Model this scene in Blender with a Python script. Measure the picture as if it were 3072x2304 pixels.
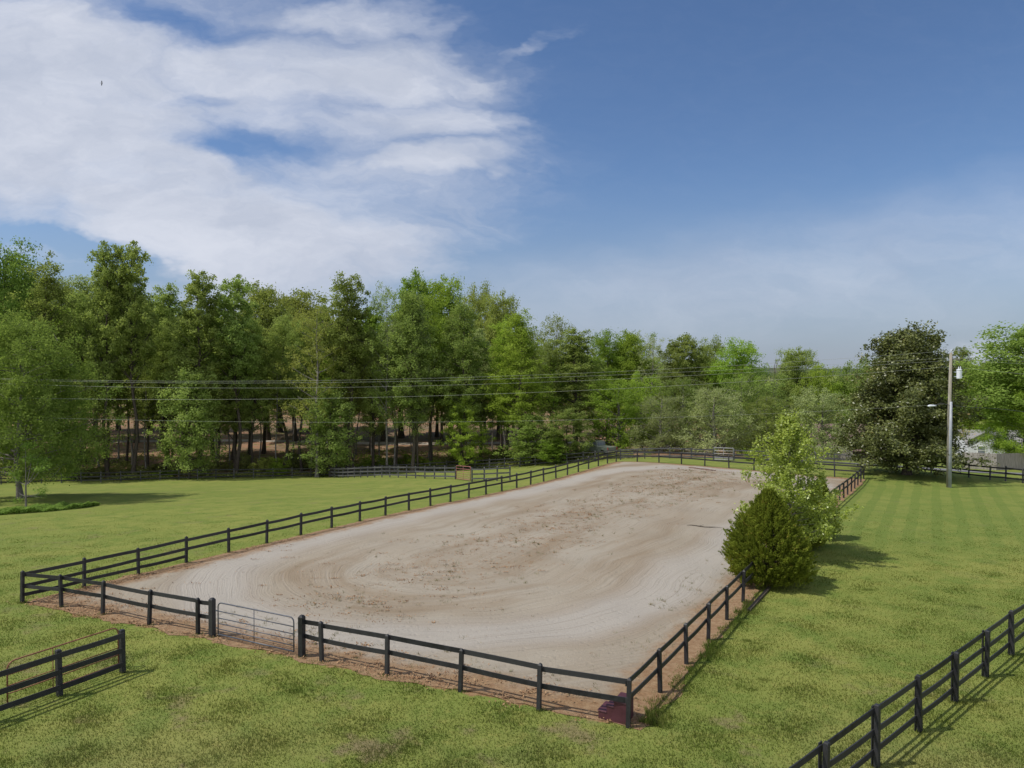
import bpy, math, random
import numpy as np
from mathutils import Vector
R = math.radians
scn = bpy.context.scene
col = scn.collection
for o in list(bpy.data.objects): bpy.data.objects.remove(o)

# ------------------------------------------------------------------ camera
CAMZ = 9.2; FPX = 2150.0; HORY = 1120.0            # photograph pixels (3072 x 2304)
cam_d = bpy.data.cameras.new("camera"); cam = bpy.data.objects.new("camera", cam_d); col.objects.link(cam)
cam_d.sensor_width = 36.0; cam_d.lens = FPX / 3072 * 36.0
cam_d.clip_start = 0.1; cam_d.clip_end = 12000
PITCH = math.atan((1152 - HORY) / FPX)
cam.location = (0, 0, CAMZ); cam.rotation_euler = (R(90) - PITCH, 0, 0)
scn.camera = cam

# ------------------------------------------------------------------ light
SUN_EL, SHX, SHY = R(56), 1.0, 0.17                # shadows fall along (SHX, SHY)
sun_d = bpy.data.lights.new("sun", 'SUN'); sun = bpy.data.objects.new("sun", sun_d); col.objects.link(sun)
sun_d.energy = 2.95; sun_d.angle = R(0.6); sun_d.color = (1.0, 0.945, 0.86)
sh = Vector((SHX, SHY, 0)).normalized()
ldir = Vector((sh.x * math.cos(SUN_EL), sh.y * math.cos(SUN_EL), -math.sin(SUN_EL)))
sun.rotation_euler = ldir.to_track_quat('-Z', 'Y').to_euler(); sun.location = (-40, 0, 60)

scn.cycles.max_bounces = 14; scn.cycles.diffuse_bounces = 9; scn.cycles.transmission_bounces = 10
scn.view_settings.view_transform = 'Standard'; scn.view_settings.look = 'None'
scn.view_settings.exposure = 0.42; scn.view_settings.gamma = 1.0

class NG:
    """short-hand for building node graphs"""
    def __init__(s, nt): s.nt = nt; s.N = nt.nodes; s.L = nt.links
    def put(s, inp, v):
        if hasattr(v, 'links') or isinstance(v, bpy.types.NodeSocket): s.L.new(v, inp)
        else: inp.default_value = v
    def m(s, op, a, b=None, c=None, clamp=False):
        n = s.N.new('ShaderNodeMath'); n.operation = op; n.use_clamp = clamp
        s.put(n.inputs[0], a)
        if b is not None: s.put(n.inputs[1], b)
        if c is not None: s.put(n.inputs[2], c)
        return n.outputs[0]
    def mix(s, f, a, b, mode='MIX'):
        n = s.N.new('ShaderNodeMix'); n.data_type = 'RGBA'; n.blend_type = mode
        s.put(n.inputs[0], f); s.put(n.inputs[6], a); s.put(n.inputs[7], b)
        return n.outputs[2]
    def noise(s, vec, scale, detail=4, rough=0.55, dist=0.0):
        n = s.N.new('ShaderNodeTexNoise'); s.L.new(vec, n.inputs['Vector'])
        n.inputs['Scale'].default_value = scale; n.inputs['Detail'].default_value = detail
        n.inputs['Roughness'].default_value = rough; n.inputs['Distortion'].default_value = dist
        return n.outputs[0]
    def sm(s, v, lo, hi, a=0.0, b=1.0):
        n = s.N.new('ShaderNodeMapRange'); n.interpolation_type = 'SMOOTHSTEP'
        s.put(n.inputs[0], v)
        for k, q in zip((1, 2, 3, 4), (lo, hi, a, b)): s.put(n.inputs[k], q)
        return n.outputs[0]
    def comb(s, x, y, z):
        n = s.N.new('ShaderNodeCombineXYZ'); s.put(n.inputs[0], x); s.put(n.inputs[1], y); s.put(n.inputs[2], z)
        return n.outputs[0]
    def sep(s, v):
        n = s.N.new('ShaderNodeSeparateXYZ'); s.L.new(v, n.inputs[0]); return n.outputs
    def attr(s, name, kind='GEOMETRY'):
        n = s.N.new('ShaderNodeAttribute'); n.attribute_name = name; n.attribute_type = kind; return n.outputs
    def pos(s): return s.N.new('ShaderNodeNewGeometry').outputs['Position']
    def vmul(s, v, k):
        n = s.N.new('ShaderNodeVectorMath'); n.operation = 'MULTIPLY'; s.L.new(v, n.inputs[0]); n.inputs[1].default_value = k
        return n.outputs[0]
    def vadd(s, a, b):
        n = s.N.new('ShaderNodeVectorMath'); n.operation = 'ADD'; s.put(n.inputs[0], a); s.put(n.inputs[1], b)
        return n.outputs[0]

def C(r, g, b): return (r, g, b, 1.0)
def srgb(r, g, b):
    f = lambda c: c / 12.92 if c <= 0.04045 else ((c + 0.055) / 1.055) ** 2.4
    return (f(r / 255), f(g / 255), f(b / 255), 1.0)

# ------------------------------------------------------------------ sky
world = bpy.data.worlds.new("World"); scn.world = world; world.use_nodes = True
def build_world():
    g = NG(world.node_tree); g.N.clear()
    out = g.N.new('ShaderNodeOutputWorld'); bg = g.N.new('ShaderNodeBackground')
    g.L.new(bg.outputs[0], out.inputs[0]); bg.inputs['Strength'].default_value = 0.14
    sky = g.N.new('ShaderNodeTexSky'); sky.sky_type = 'NISHITA'; sky.sun_disc = False
    sky.sun_elevation = SUN_EL; sky.sun_rotation = math.atan2(-sh.x, -sh.y)
    sky.altitude = 250; sky.air_density = 1.0; sky.dust_density = 0.35; sky.ozone_density = 3.0
    d = g.N.new('ShaderNodeTexCoord').outputs['Generated']
    x, y, z = g.sep(d)
    yy = g.m('MAXIMUM', y, 0.12)
    u = g.m('DIVIDE', x, yy); v = g.m('DIVIDE', z, yy)
    uv = g.comb(u, v, 0.0)
    w1 = g.N.new('ShaderNodeTexNoise'); g.L.new(g.vmul(uv, (1.0, 1.9, 1)), w1.inputs['Vector'])
    w1.inputs['Scale'].default_value = 4.2; w1.inputs['Detail'].default_value = 5
    w1.inputs['Roughness'].default_value = 0.6
    w = g.vadd(w1.outputs['Color'], (-.5, -.5, -.5))
    uvw = g.vadd(uv, g.vmul(w, (0.30, 0.11, 0)))
    uw, vw, _ = g.sep(uvw)
    def blob(px, py, rx, ry, rot, amp, lo=0.25, hi=1.35):
        cu, cv = (px - 512) / 716.7, (373.3 - py) / 716.7
        a = R(-rot); ca, sa = math.cos(a), math.sin(a); rx /= 716.7; ry /= 716.7
        du = g.m('SUBTRACT', uw, cu); dv = g.m('SUBTRACT', vw, cv)
        e1 = g.m('ADD', g.m('MULTIPLY', du, ca / rx), g.m('MULTIPLY', dv, sa / rx))
        e2 = g.m('ADD', g.m('MULTIPLY', du, -sa / ry), g.m('MULTIPLY', dv, ca / ry))
        dd = g.m('SQRT', g.m('ADD', g.m('MULTIPLY', e1, e1), g.m('MULTIPLY', e2, e2)))
        return g.sm(dd, lo, hi, amp, 0.0)
    plus = [(210, 130, 340, 180, 8, .60), (30, 90, 240, 160, 10, 1.0), (300, 66, 225, 42, 3, .9), (440, 78, 80, 15, 5, .7), (520, 58, 55, 8, -20, .35),
            (400, 118, 130, 34, 2, .7), (480, 115, 60, 14, 5, .45), (430, 163, 105, 26, 0, .85), (230, 235, 200, 82, 14, 1.0), (360, 250, 115, 48, 6, .85),
            (150, 170, 150, 80, 15, .9), (350, 18, 120, 26, 5, .65), (420, 28, 60, 30, 20, .35), (70, 250, 110, 16, 12, .45)]
    minus = [(275, 143, 100, 18, 3, -.45), (240, 157, 66, 14, 15, -.28), (190, 24, 150, 18, 14, -.26),
             (50, 240, 130, 12, 12, -.42), (130, 268, 100, 13, 14, -.5), (215, 92, 40, 8, 0, -.25)]
    acc = None
    for b in plus:
        q = blob(*b); acc = q if acc is None else g.m('MAXIMUM', acc, q)
    for b in minus: acc = g.m('ADD', acc, blob(*b))
    n1 = g.noise(g.vmul(uvw, (1.0, 3.0, 1)), 6.5, 7, .6)
    n2 = g.noise(g.vmul(uvw, (1.0, 2.2, 1)), 22, 5, .6)
    ua, va, _u = g.sep(uvw)
    fil = g.comb(g.m('ADD', g.m('MULTIPLY', ua, .95), g.m('MULTIPLY', va, -.30)), g.m('MULTIPLY', g.m('ADD', g.m('MULTIPLY', ua, .30), g.m('MULTIPLY', va, .95)), 5.0), 2.0)
    n3 = g.noise(fil, 3.2, 8, .62, .3)
    den = g.m('ADD', acc, g.m('MULTIPLY', g.m('SUBTRACT', n1, .5), .5))
    den = g.m('ADD', den, g.m('MULTIPLY', g.m('SUBTRACT', n3, .5), .85))
    den = g.m('MULTIPLY', den, g.sm(acc, .0, .22))
    den = g.m('ADD', den, g.m('MULTIPLY', g.m('SUBTRACT', n2, .5), .16))
    den = g.sm(den, -.06, 1.0)
    den = g.m('MULTIPLY', den, .95)
    # thin veil low on the right
    veil = g.m('ADD', blob(900, 255, 430, 62, -8, .34, 0, 1.5), blob(640, 300, 420, 46, 0, .18, 0, 1.5))
    veil = g.m('MULTIPLY', veil, g.sm(n1, .2, .75, .6, 1.15))
    puff = g.m('MULTIPLY', blob(985, 345, 70, 17, -6, .55, 0, 1.4), g.sm(n1, .35, .6))
    den = g.m('MAXIMUM', den, g.m('ADD', veil, puff), clamp=True)
    den = g.m('MULTIPLY', den, g.sm(y, .12, .3))
    shade = g.sm(g.noise(g.vmul(uvw, (1.0, 2.0, 1)), 5, 6, .6), .3, .7)
    ccol = g.mix(shade, C(2.75, 3.0, 3.6), C(3.75, 3.92, 4.4))
    # sky colour grading of the clear air
    hs = g.N.new('ShaderNodeHueSaturation'); hs.inputs['Saturation'].default_value = 1.12; hs.inputs['Value'].default_value = 0.56
    g.L.new(sky.outputs[0], hs.inputs['Color'])
    air = g.mix(1.0, hs.outputs[0], C(1.02, .97, 1.02), 'MULTIPLY')
    air = g.mix(g.sm(v, .30, -.02, 0, .82), air, C(1.42, 1.78, 2.42))
    # bright broken cloud added to the unseen sky behind the viewpoint, as tree fill light
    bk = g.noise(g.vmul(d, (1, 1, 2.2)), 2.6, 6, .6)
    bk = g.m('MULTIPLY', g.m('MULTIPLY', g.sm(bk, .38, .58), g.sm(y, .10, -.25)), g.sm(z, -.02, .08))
    cs = g.mix(den, air, ccol)
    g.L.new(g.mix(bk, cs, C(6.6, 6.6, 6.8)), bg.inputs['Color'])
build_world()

# ------------------------------------------------------------------ projection and terrain
def Xat(px, Z): return (px - 1536.0) / FPX * Z
def Zat(py, Z): return CAMZ - (py - HORY) / FPX * Z      # height seen at photograph row py, depth Z
ctrl = []
def cp(px, py, Z): ctrl.append((Xat(px, Z), Z, Zat(py, Z)))
for a in [(60, 1495, 60), (74, 1521, 55), (0, 1455, 90), (300, 1448, 92), (700, 1436, 98), (986, 1432, 102), (1062, 1433, 95), (1169, 1431, 88),
          (1335, 1437, 78), (1414, 1448, 71), (1340, 1412, 103), (1560, 1402, 97), (1750, 1390, 93), (1862, 1380, 88), (2141, 1381, 84),
          (2504, 1396, 78), (2609, 1406, 76), (2746, 1412, 75), (2796, 1421, 73), (2909, 1434, 70), (2973, 1440, 68), (3070, 1448, 66),
          (2724, 1422, 69), (2848, 1463, 62), (1790, 1356, 98), (1700, 1372, 99), (1880, 1358, 97), (1180, 1480, 62), (800, 1480, 66), (400, 1500, 60)]: cp(*a)
for X, Y, z in [(-60, 0, 0), (-30, 5, 0), (0, 0, 0), (30, 5, 0), (60, 0, 0), (-20, 28, 0), (0, 30, 0), (20, 30, 0), (45, 30, 0), (3, 18, 0),
                (-40, 30, -.1), (-5, 45, -.05), (10, 45, 0), (26, 45, -.1), (45, 48, -.3), (-25, 42, -.3), (11.7, 79.5, -.6), (33, 66.5, -.75), (10, 62, -.3), (20, 65, -.5), (0, 56, -.4),
                (-60, 95, -4.8), (-90, 60, -2.5), (-50, 130, -4.4), (0, 130, -4.1), (-95, 130, -4.5), (30, 130, -3.6), (50, 115, -4.3), (75, 100, -3.4), (60, 90, -2.4), (90, 70, -1.2),
                (-60, 165, -3), (0, 165, -3), (60, 160, -4), (110, 140, -4), (-110, 200, -2.5), (0, 220, -2), (110, 220, -3), (36, 100, -2.2), (20, 105, -2.4)]:
    ctrl.append((X, Y, z))
CT = np.array(ctrl)
def _tps(r2): return 0.5 * r2 * np.log(np.maximum(r2, 1e-9))
_n = len(CT); _d2 = ((CT[:, None, :2] - CT[None, :, :2]) ** 2).sum(-1) / 2500.0
_A = np.zeros((_n + 3, _n + 3)); _A[:_n, :_n] = _tps(_d2) + np.eye(_n) * 0.004
_Pm = np.c_[np.ones(_n), CT[:, :2] / 50.0]; _A[:_n, _n:] = _Pm; _A[_n:, :_n] = _Pm.T
_W = np.linalg.solve(_A, np.r_[CT[:, 2], np.zeros(3)])
def ss(a, b, x): t = np.clip((x - a) / (b - a), 0, 1); return t * t * (3 - 2 * t)
def terr(X, Y):
    X = np.atleast_1d(np.asarray(X, float)); Y = np.atleast_1d(np.asarray(Y, float)); out = np.empty(X.shape)
    Xf, Yf, of = X.ravel(), Y.ravel(), out.reshape(-1)
    for i in range(0, len(Xf), 40000):
        xs, ys = Xf[i:i + 40000], Yf[i:i + 40000]
        xc = np.clip(xs, -130, 130); yc = np.clip(ys, -20, 240)
        d2 = ((xc[:, None] - CT[None, :, 0]) ** 2 + (yc[:, None] - CT[None, :, 1]) ** 2) / 2500.0
        z = _tps(d2) @ _W[:_n] + _W[_n] + xc / 50 * _W[_n + 1] + yc / 50 * _W[_n + 2]
        of[i:i + 40000] = z * (1 - ss(150, 420, np.hypot(xs, ys - 60)))
    return of.reshape(X.shape)
def tz(x, y): return float(terr(x, y)[0])
def ground(px, py, z0=4.0):
    """photograph pixel -> first terrain point on its ray"""
    dx, dz = (px - 1536.0) / FPX, -(py - HORY) / FPX
    Z = np.arange(z0, 160, 0.1)
    h = CAMZ + dz * Z - terr(dx * Z, Z)
    k = np.argmax(h < 0)
    if k == 0: k = len(Z) - 1
    t = h[k - 1] / (h[k - 1] - h[k]) if h[k - 1] > 0 else 0
    zz = Z[k - 1] + 0.1 * t
    return Vector((dx * zz, zz, tz(dx * zz, zz)))
def atZ(px, Z): x = Xat(px, Z); return Vector((x, Z, tz(x, Z)))

# ------------------------------------------------------------------ mesh helpers
class MB:
    def __init__(s): s.v = []; s.f = []
    def add(s, vs, fs):
        o = len(s.v); s.v += [tuple(p) for p in vs]; s.f += [tuple(i + o for i in f) for f in fs]
    def box(s, c, size, rz=0.0, top=1.0):
        cx, cy, cz = c; hx, hy, hz = size[0] / 2, size[1] / 2, size[2] / 2; ca, sa = math.cos(rz), math.sin(rz)
        vs = []
        for sz in (-1, 1):
            k = top if sz > 0 else 1.0
            for sx, sy in ((-1, -1), (1, -1), (1, 1), (-1, 1)):
                x, y = sx * hx * k, sy * hy * k; vs.append((cx + x * ca - y * sa, cy + x * sa + y * ca, cz + sz * hz))
        s.add(vs, [(3, 2, 1, 0), (4, 5, 6, 7), (0, 1, 5, 4), (1, 2, 6, 5), (2, 3, 7, 6), (3, 0, 4, 7)])
    def tube(s, pts, rad, n=8, caps=True):
        pts = [Vector(p) for p in pts]
        if not hasattr(rad, '__len__'): rad = [rad] * len(pts)
        o = []; prev = None
        for i, p in enumerate(pts):
            t = (pts[min(i + 1, len(pts) - 1)] - pts[max(i - 1, 0)]).normalized()
            a = t.cross(Vector((0, 0, 1)) if abs(t.z) < .9 else Vector((1, 0, 0))).normalized() if prev is None else (prev - t * prev.dot(t)).normalized()
            prev = a; b = t.cross(a)
            for k in range(n):
                th = 2 * math.pi * k / n; o.append(p + (a * math.cos(th) + b * math.sin(th)) * rad[i])
        f = []
        for i in range(len(pts) - 1):
            for k in range(n):
                k2 = (k + 1) % n; f.append((i * n + k, i * n + k2, (i + 1) * n + k2, (i + 1) * n + k))
        if caps: f.append(tuple(range(n - 1, -1, -1))); f.append(tuple((len(pts) - 1) * n + k for k in range(n)))
        s.add(o, f)
    def lathe(s, prof, n=16, c=(0, 0, 0)):
        vs = []; f = []
        for r, z in prof:
            for k in range(n): vs.append((c[0] + r * math.cos(2 * math.pi * k / n), c[1] + r * math.sin(2 * math.pi * k / n), c[2] + z))
        for i in range(len(prof) - 1):
            for k in range(n): k2 = (k + 1) % n; f.append((i * n + k, i * n + k2, (i + 1) * n + k2, (i + 1) * n + k))
        f.append(tuple(range(n - 1, -1, -1))); f.append(tuple((len(prof) - 1) * n + k for k in range(n)))
        s.add(vs, f)
    def prism(s, poly, y0, y1):
        """polygon in x,z swept along y"""
        n = len(poly); vs = [(x, y0, z) for x, z in poly] + [(x, y1, z) for x, z in poly]
        s.add(vs, [tuple(range(n)), tuple(range(2 * n - 1, n - 1, -1))] + [(i, i + n, (i + 1) % n + n, (i + 1) % n) for i in range(n)])
    def mesh(s, name):
        me = bpy.data.meshes.new(name); me.from_pydata(s.v, [], s.f); me.update(); return me
def link(name, data, mat=None, parent=None, loc=(0, 0, 0), smooth=False):
    o = bpy.data.objects.new(name, data); col.objects.link(o)
    if parent is not None: o.parent = parent
    o.location = loc
    if data is not None and mat is not None and not data.materials: data.materials.append(mat)
    if smooth and data is not None: data.polygons.foreach_set('use_smooth', [True] * len(data.polygons))
    return o
def tag(o, label=None, cat=None, group=None, kind=None):
    if label: o['label'] = label
    if cat: o['category'] = cat
    if group: o['group'] = group
    if kind: o['kind'] = kind
    return o
def empty(name, loc, rz=0.0):
    o = bpy.data.objects.new(name, None); col.objects.link(o); o.location = loc; o.rotation_euler = (0, 0, rz)
    o.empty_display_size = .2; return o
def npmesh(name, V, F, attrs=None, smooth=False):
    """V (n,3); F (m,k) faces of equal size"""
    me = bpy.data.meshes.new(name); m, k = F.shape
    me.vertices.add(len(V)); me.vertices.foreach_set('co', V.astype(np.float32).ravel())
    me.loops.add(m * k); me.loops.foreach_set('vertex_index', F.astype(np.int32).ravel())
    me.polygons.add(m); me.polygons.foreach_set('loop_start', np.arange(0, m * k, k, dtype=np.int32))
    try: me.polygons.foreach_set('loop_total', np.full(m, k, np.int32))
    except Exception: pass
    if smooth: me.polygons.foreach_set('use_smooth', np.ones(m, bool))
    for nm, (dom, arr) in (attrs or {}).items():
        a = me.attributes.new(nm, 'FLOAT', dom); a.data.foreach_set('value', arr.astype(np.float32).ravel())
    me.update(calc_edges=True); return me

# ------------------------------------------------------------------ materials
def newmat(name):
    m = bpy.data.materials.new(name); m.use_nodes = True; g = NG(m.node_tree); g.N.clear()
    out = g.N.new('ShaderNodeOutputMaterial'); return m, g, out
def bsdf(g, out, colr, rough=.8, spec=.3, metal=0.0, bump=None, bstr=.3, bdist=.02):
    b = g.N.new('ShaderNodeBsdfPrincipled'); g.put(b.inputs['Base Color'], colr); g.put(b.inputs['Roughness'], rough)
    b.inputs['Specular IOR Level'].default_value = spec; g.put(b.inputs['Metallic'], metal)
    if bump is not None:
        n = g.N.new('ShaderNodeBump'); n.inputs['Strength'].default_value = bstr; n.inputs['Distance'].default_value = bdist
        g.L.new(bump, n.inputs['Height']); g.L.new(n.outputs[0], b.inputs['Normal'])
    g.L.new(b.outputs[0], out.inputs[0]); return b
def simple(name, c1, c2=None, scale=6, rough=.7, spec=.3, metal=0.0, bump=.15, stretch=(1, 1, 1)):
    m, g, out = newmat(name); tc = g.N.new('ShaderNodeTexCoord').outputs['Object']
    n = g.noise(g.vmul(tc, stretch), scale, 5, .6)
    cc = g.mix(g.sm(n, .3, .7), C(*c1), C(*(c2 or c1)))
    bsdf(g, out, cc, rough, spec, metal, n, bump, .01); return m

def grass_colour(g):
    """shared by the ground sheet and the blades standing on it: world-position patches"""
    p = g.vmul(g.pos(), (1, 1, 0)); x, y, z = g.sep(p)
    a = g.noise(p, .14, 4, .6); b = g.noise(p, .55, 5, .62); c = g.noise(p, 2.4, 5, .65)
    cc = g.mix(g.sm(a, .35, .65), C(.155, .195, .038), C(.21, .228, .052))
    cc = g.mix(g.sm(b, .42, .66), cc, C(.12, .172, .03))
    cc = g.mix(g.m('MULTIPLY', g.sm(c, .52, .66), .45), cc, C(.25, .24, .06))
    cc = g.mix(g.m('MULTIPLY', g.sm(g.noise(g.vmul(p, (.6, 1.3, 1)), 1.1, 6, .7), .5, .64), .55), cc, C(.11, .155, .024))
    # mowing stripes on the far right lawn
    s = g.m('ADD', g.m('MULTIPLY', x, .863), g.m('MULTIPLY', y, -.506))
    s2 = g.m('ADD', s, g.m('MULTIPLY', g.m('SUBTRACT', g.noise(p, .3, 3, .5), .5), .5))
    st = g.sm(g.m('SINE', g.m('MULTIPLY', s2, 4.6)), -.8, .8, -1, 1)
    msk = g.m('MULTIPLY', g.m('MULTIPLY', g.sm(y, 33, 42), g.sm(s, -6, -5)), g.sm(s, 4, 8, 1, 0))
    cc = g.mix(g.m('MULTIPLY', g.m('MULTIPLY', msk, .62), g.sm(st, 0, .5)), cc, C(.095, .15, .024))
    cc = g.mix(g.m('MULTIPLY', g.m('MULTIPLY', g.sm(a, .42, .6), g.sm(y, 21, 14)), .5), cc, C(.215, .195, .085))
    cc = g.mix(g.m('MULTIPLY', msk, .3), cc, C(.11, .165, .03))
    # dry thatch and bare spots, more of them in the foreground
    fg = g.m('ADD', g.sm(y, 14, 26, 1.0, .15), g.m('MULTIPLY', g.sm(x, -3, -18), .25))
    bare = g.sm(g.noise(g.vadd(p, (31, 7, 0)), .42, 6, .68), .555, .67)
    bare = g.m('MULTIPLY', bare, fg, clamp=True)
    return cc, bare, p, c

def mat_ground():
    m, g, out = newmat("lawn"); cc, bare, p, c = grass_colour(g)
    fine = g.noise(p, 16, 6, .75); soil = g.mix(g.sm(fine, .3, .7), C(.13, .09, .055), C(.24, .18, .115))
    cc = g.mix(g.sm(fine, .3, .75), g.mix(.13, cc, C(.05, .065, .015)), g.mix(.25, cc, C(.28, .28, .11)))
    cc = g.mix(g.m('MULTIPLY', bare, .85), cc, soil)
    ed = g.attr('dirt')[2]
    edn = g.sm(g.m('ADD', ed, g.m('MULTIPLY', g.m('SUBTRACT', g.noise(p, 1.9, 6, .7), .5), 1.0)), .38, .62)
    red = g.mix(g.sm(g.noise(p, 4, 7, .75), .35, .68), C(.20, .108, .05), C(.30, .20, .11))
    cc = g.mix(edn, cc, red)
    bsdf(g, out, cc, .95, .1, 0, g.noise(p, 11, 6, .75), .7, .05); return m
def mat_blades():
    m, g, out = newmat("grass_blades"); cc, bare, p, c = grass_colour(g); r = g.attr('rnd')[2]
    cc = g.mix(g.m('MULTIPLY', bare, .6), cc, C(.24, .2, .1))
    cc = g.mix(g.sm(r, 0, 1, .0, .42), cc, g.mix(g.sm(r, .80, .9), C(.11, .17, .025), C(.38, .34, .15)))
    tall = g.attr('tall')[2]; cc = g.mix(g.m('MULTIPLY', tall, .6), cc, C(.12, .19, .035))
    d = g.N.new('ShaderNodeBsdfDiffuse'); t = g.N.new('ShaderNodeBsdfTranslucent'); mx = g.N.new('ShaderNodeMixShader')
    g.L.new(cc, d.inputs[0]); g.L.new(cc, t.inputs[0]); mx.inputs[0].default_value = .5
    g.L.new(d.outputs[0], mx.inputs[1]); g.L.new(t.outputs[0], mx.inputs[2]); g.L.new(mx.outputs[0], out.inputs[0]); return m
def mat_leaf(name, c1, c2, c3=None, trans=.35, gloss=0.0, amt3=.1, objvar=.25, nscale=.35):
    m, g, out = newmat(name); r = g.attr('rnd')[2]
    oi = g.N.new('ShaderNodeObjectInfo'); tc = g.N.new('ShaderNodeTexCoord').outputs['Object']
    n = g.noise(tc, nscale, 3, .6)
    k = g.m('ADD', g.m('MULTIPLY', r, .5), g.m('MULTIPLY', n, .7)); k = g.sm(k, .3, .95)
    cc = g.mix(k, C(*c1), C(*c2))
    hs = g.N.new('ShaderNodeHueSaturation')
    g.put(hs.inputs['Hue'], g.sm(oi.outputs['Random'], 0, 1, .5 - .035 * objvar * 2, .5 + .008 * objvar * 2))
    q = g.m('FRACT', g.m('MULTIPLY', oi.outputs['Random'], 7.31))
    g.put(hs.inputs['Value'], g.sm(q, 0, 1, 1 - objvar, 1 + objvar * .8)); g.L.new(cc, hs.inputs['Color']); cc = hs.outputs[0]
    if c3: cc = g.mix(g.sm(r, 1 - amt3 - .01, 1 - amt3 + .01), cc, C(*c3))
    d = g.N.new('ShaderNodeBsdfDiffuse'); t = g.N.new('ShaderNodeBsdfTranslucent'); mx = g.N.new('ShaderNodeMixShader')
    g.L.new(cc, d.inputs[0]); g.L.new(g.mix(.35, cc, C(c2[0] * 1.3, c2[1] * 1.25, c2[2] * .6)), t.inputs[0]); mx.inputs[0].default_value = trans
    g.L.new(d.outputs[0], mx.inputs[1]); g.L.new(t.outputs[0], mx.inputs[2]); o = mx.outputs[0]
    if gloss:
        gl = g.N.new('ShaderNodeBsdfGlossy'); gl.inputs['Roughness'].default_value = .38; gl.inputs[0].default_value = (1, 1, 1, 1)
        m2 = g.N.new('ShaderNodeMixShader'); m2.inputs[0].default_value = gloss; g.L.new(o, m2.inputs[1]); g.L.new(gl.outputs[0], m2.inputs[2]); o = m2.outputs[0]
    g.L.new(o, out.inputs[0]); return m
def mat_bark(name, c1, c2):
    m, g, out = newmat(name); tc = g.N.new('ShaderNodeTexCoord').outputs['Object']
    n = g.noise(g.vmul(tc, (3, 3, .6)), 4, 5, .65); oi = g.N.new('ShaderNodeObjectInfo')
    cc = g.mix(g.sm(n, .3, .7), C(*c1), C(*c2)); cc = g.mix(g.m('MULTIPLY', oi.outputs['Random'], .35), cc, C(.03, .025, .02))
    bsdf(g, out, cc, .9, .15, 0, n, .5, .03); return m

M = {}
M['lawn'] = mat_ground(); M['blades'] = mat_blades()
M['leaf_a'] = mat_leaf('leaf_spring_green', (.185, .255, .068), (.33, .425, .12), trans=.54)
M['leaf_b'] = mat_leaf('leaf_bright_green', (.19, .295, .04), (.33, .47, .08), trans=.52)
M['leaf_c'] = mat_leaf('leaf_olive_green', (.20, .25, .06), (.34, .40, .105), (.32, .24, .10), amt3=.06, trans=.5)
M['leaf_g'] = mat_leaf('leaf_grey_green', (.22, .28, .115), (.38, .46, .20), (.38, .38, .24), amt3=.12, trans=.5)
M['leaf_f'] = mat_leaf('leaf_undergrowth', (.12, .15, .045), (.28, .31, .09), (.22, .2, .08), amt3=.08)
M['leaf_m'] = mat_leaf('leaf_magnolia', (.062, .082, .022), (.19, .21, .06), (.34, .26, .10), trans=.2, gloss=.03, amt3=.05, objvar=0, nscale=.9)
M['leaf_s'] = mat_leaf('leaf_lime', (.235, .31, .045), (.45, .53, .12), trans=.45, gloss=.03, objvar=0, nscale=1.2)
M['leaf_k'] = mat_leaf('leaf_cedar', (.095, .13, .018), (.27, .32, .045), (.30, .24, .05), trans=.4, amt3=.12, objvar=0, nscale=1.1)
M['leaf_h'] = mat_leaf('leaf_maple', (.15, .24, .05), (.255, .37, .09), trans=.5)
M['bark'] = mat_bark('bark_dark', (.05, .042, .034), (.13, .11, .09))
M['bark_g'] = mat_bark('bark_grey', (.13, .12, .11), (.30, .28, .25))

def mat_fence(name='black_fence_paint', k=1.0):
    m, g, out = newmat(name); tc = g.pos()
    n = g.noise(g.vmul(tc, (1, 1, 1)), 3.5, 6, .7); n2 = g.noise(tc, 30, 4, .7)
    cc = g.mix(g.sm(n, .35, .75), C(.010 * k, .010 * k, .011 * k), C(.026 * k, .027 * k, .030 * k))
    oi = g.N.new('ShaderNodeObjectInfo'); cc = g.mix(g.m('MULTIPLY', oi.outputs['Random'], .5), cc, C(.05 * k, .05 * k, .052 * k))
    cc = g.mix(g.m('MULTIPLY', g.sm(n2, .66, .76), .7), cc, C(.15, .125, .10))
    cc = g.mix(g.m('MULTIPLY', g.sm(n, .62, .75), .5), cc, C(.07, .068, .065))
    bsdf(g, out, cc, .5, .35, 0, n2, .25, .006); return m
M['fence'] = mat_fence(k=1.1)
M['fence_sheen'] = mat_fence('sunlit_sheen_fence_paint', 3.0)  # black paint made paler: sunlit sheen put into the base colour

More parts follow.
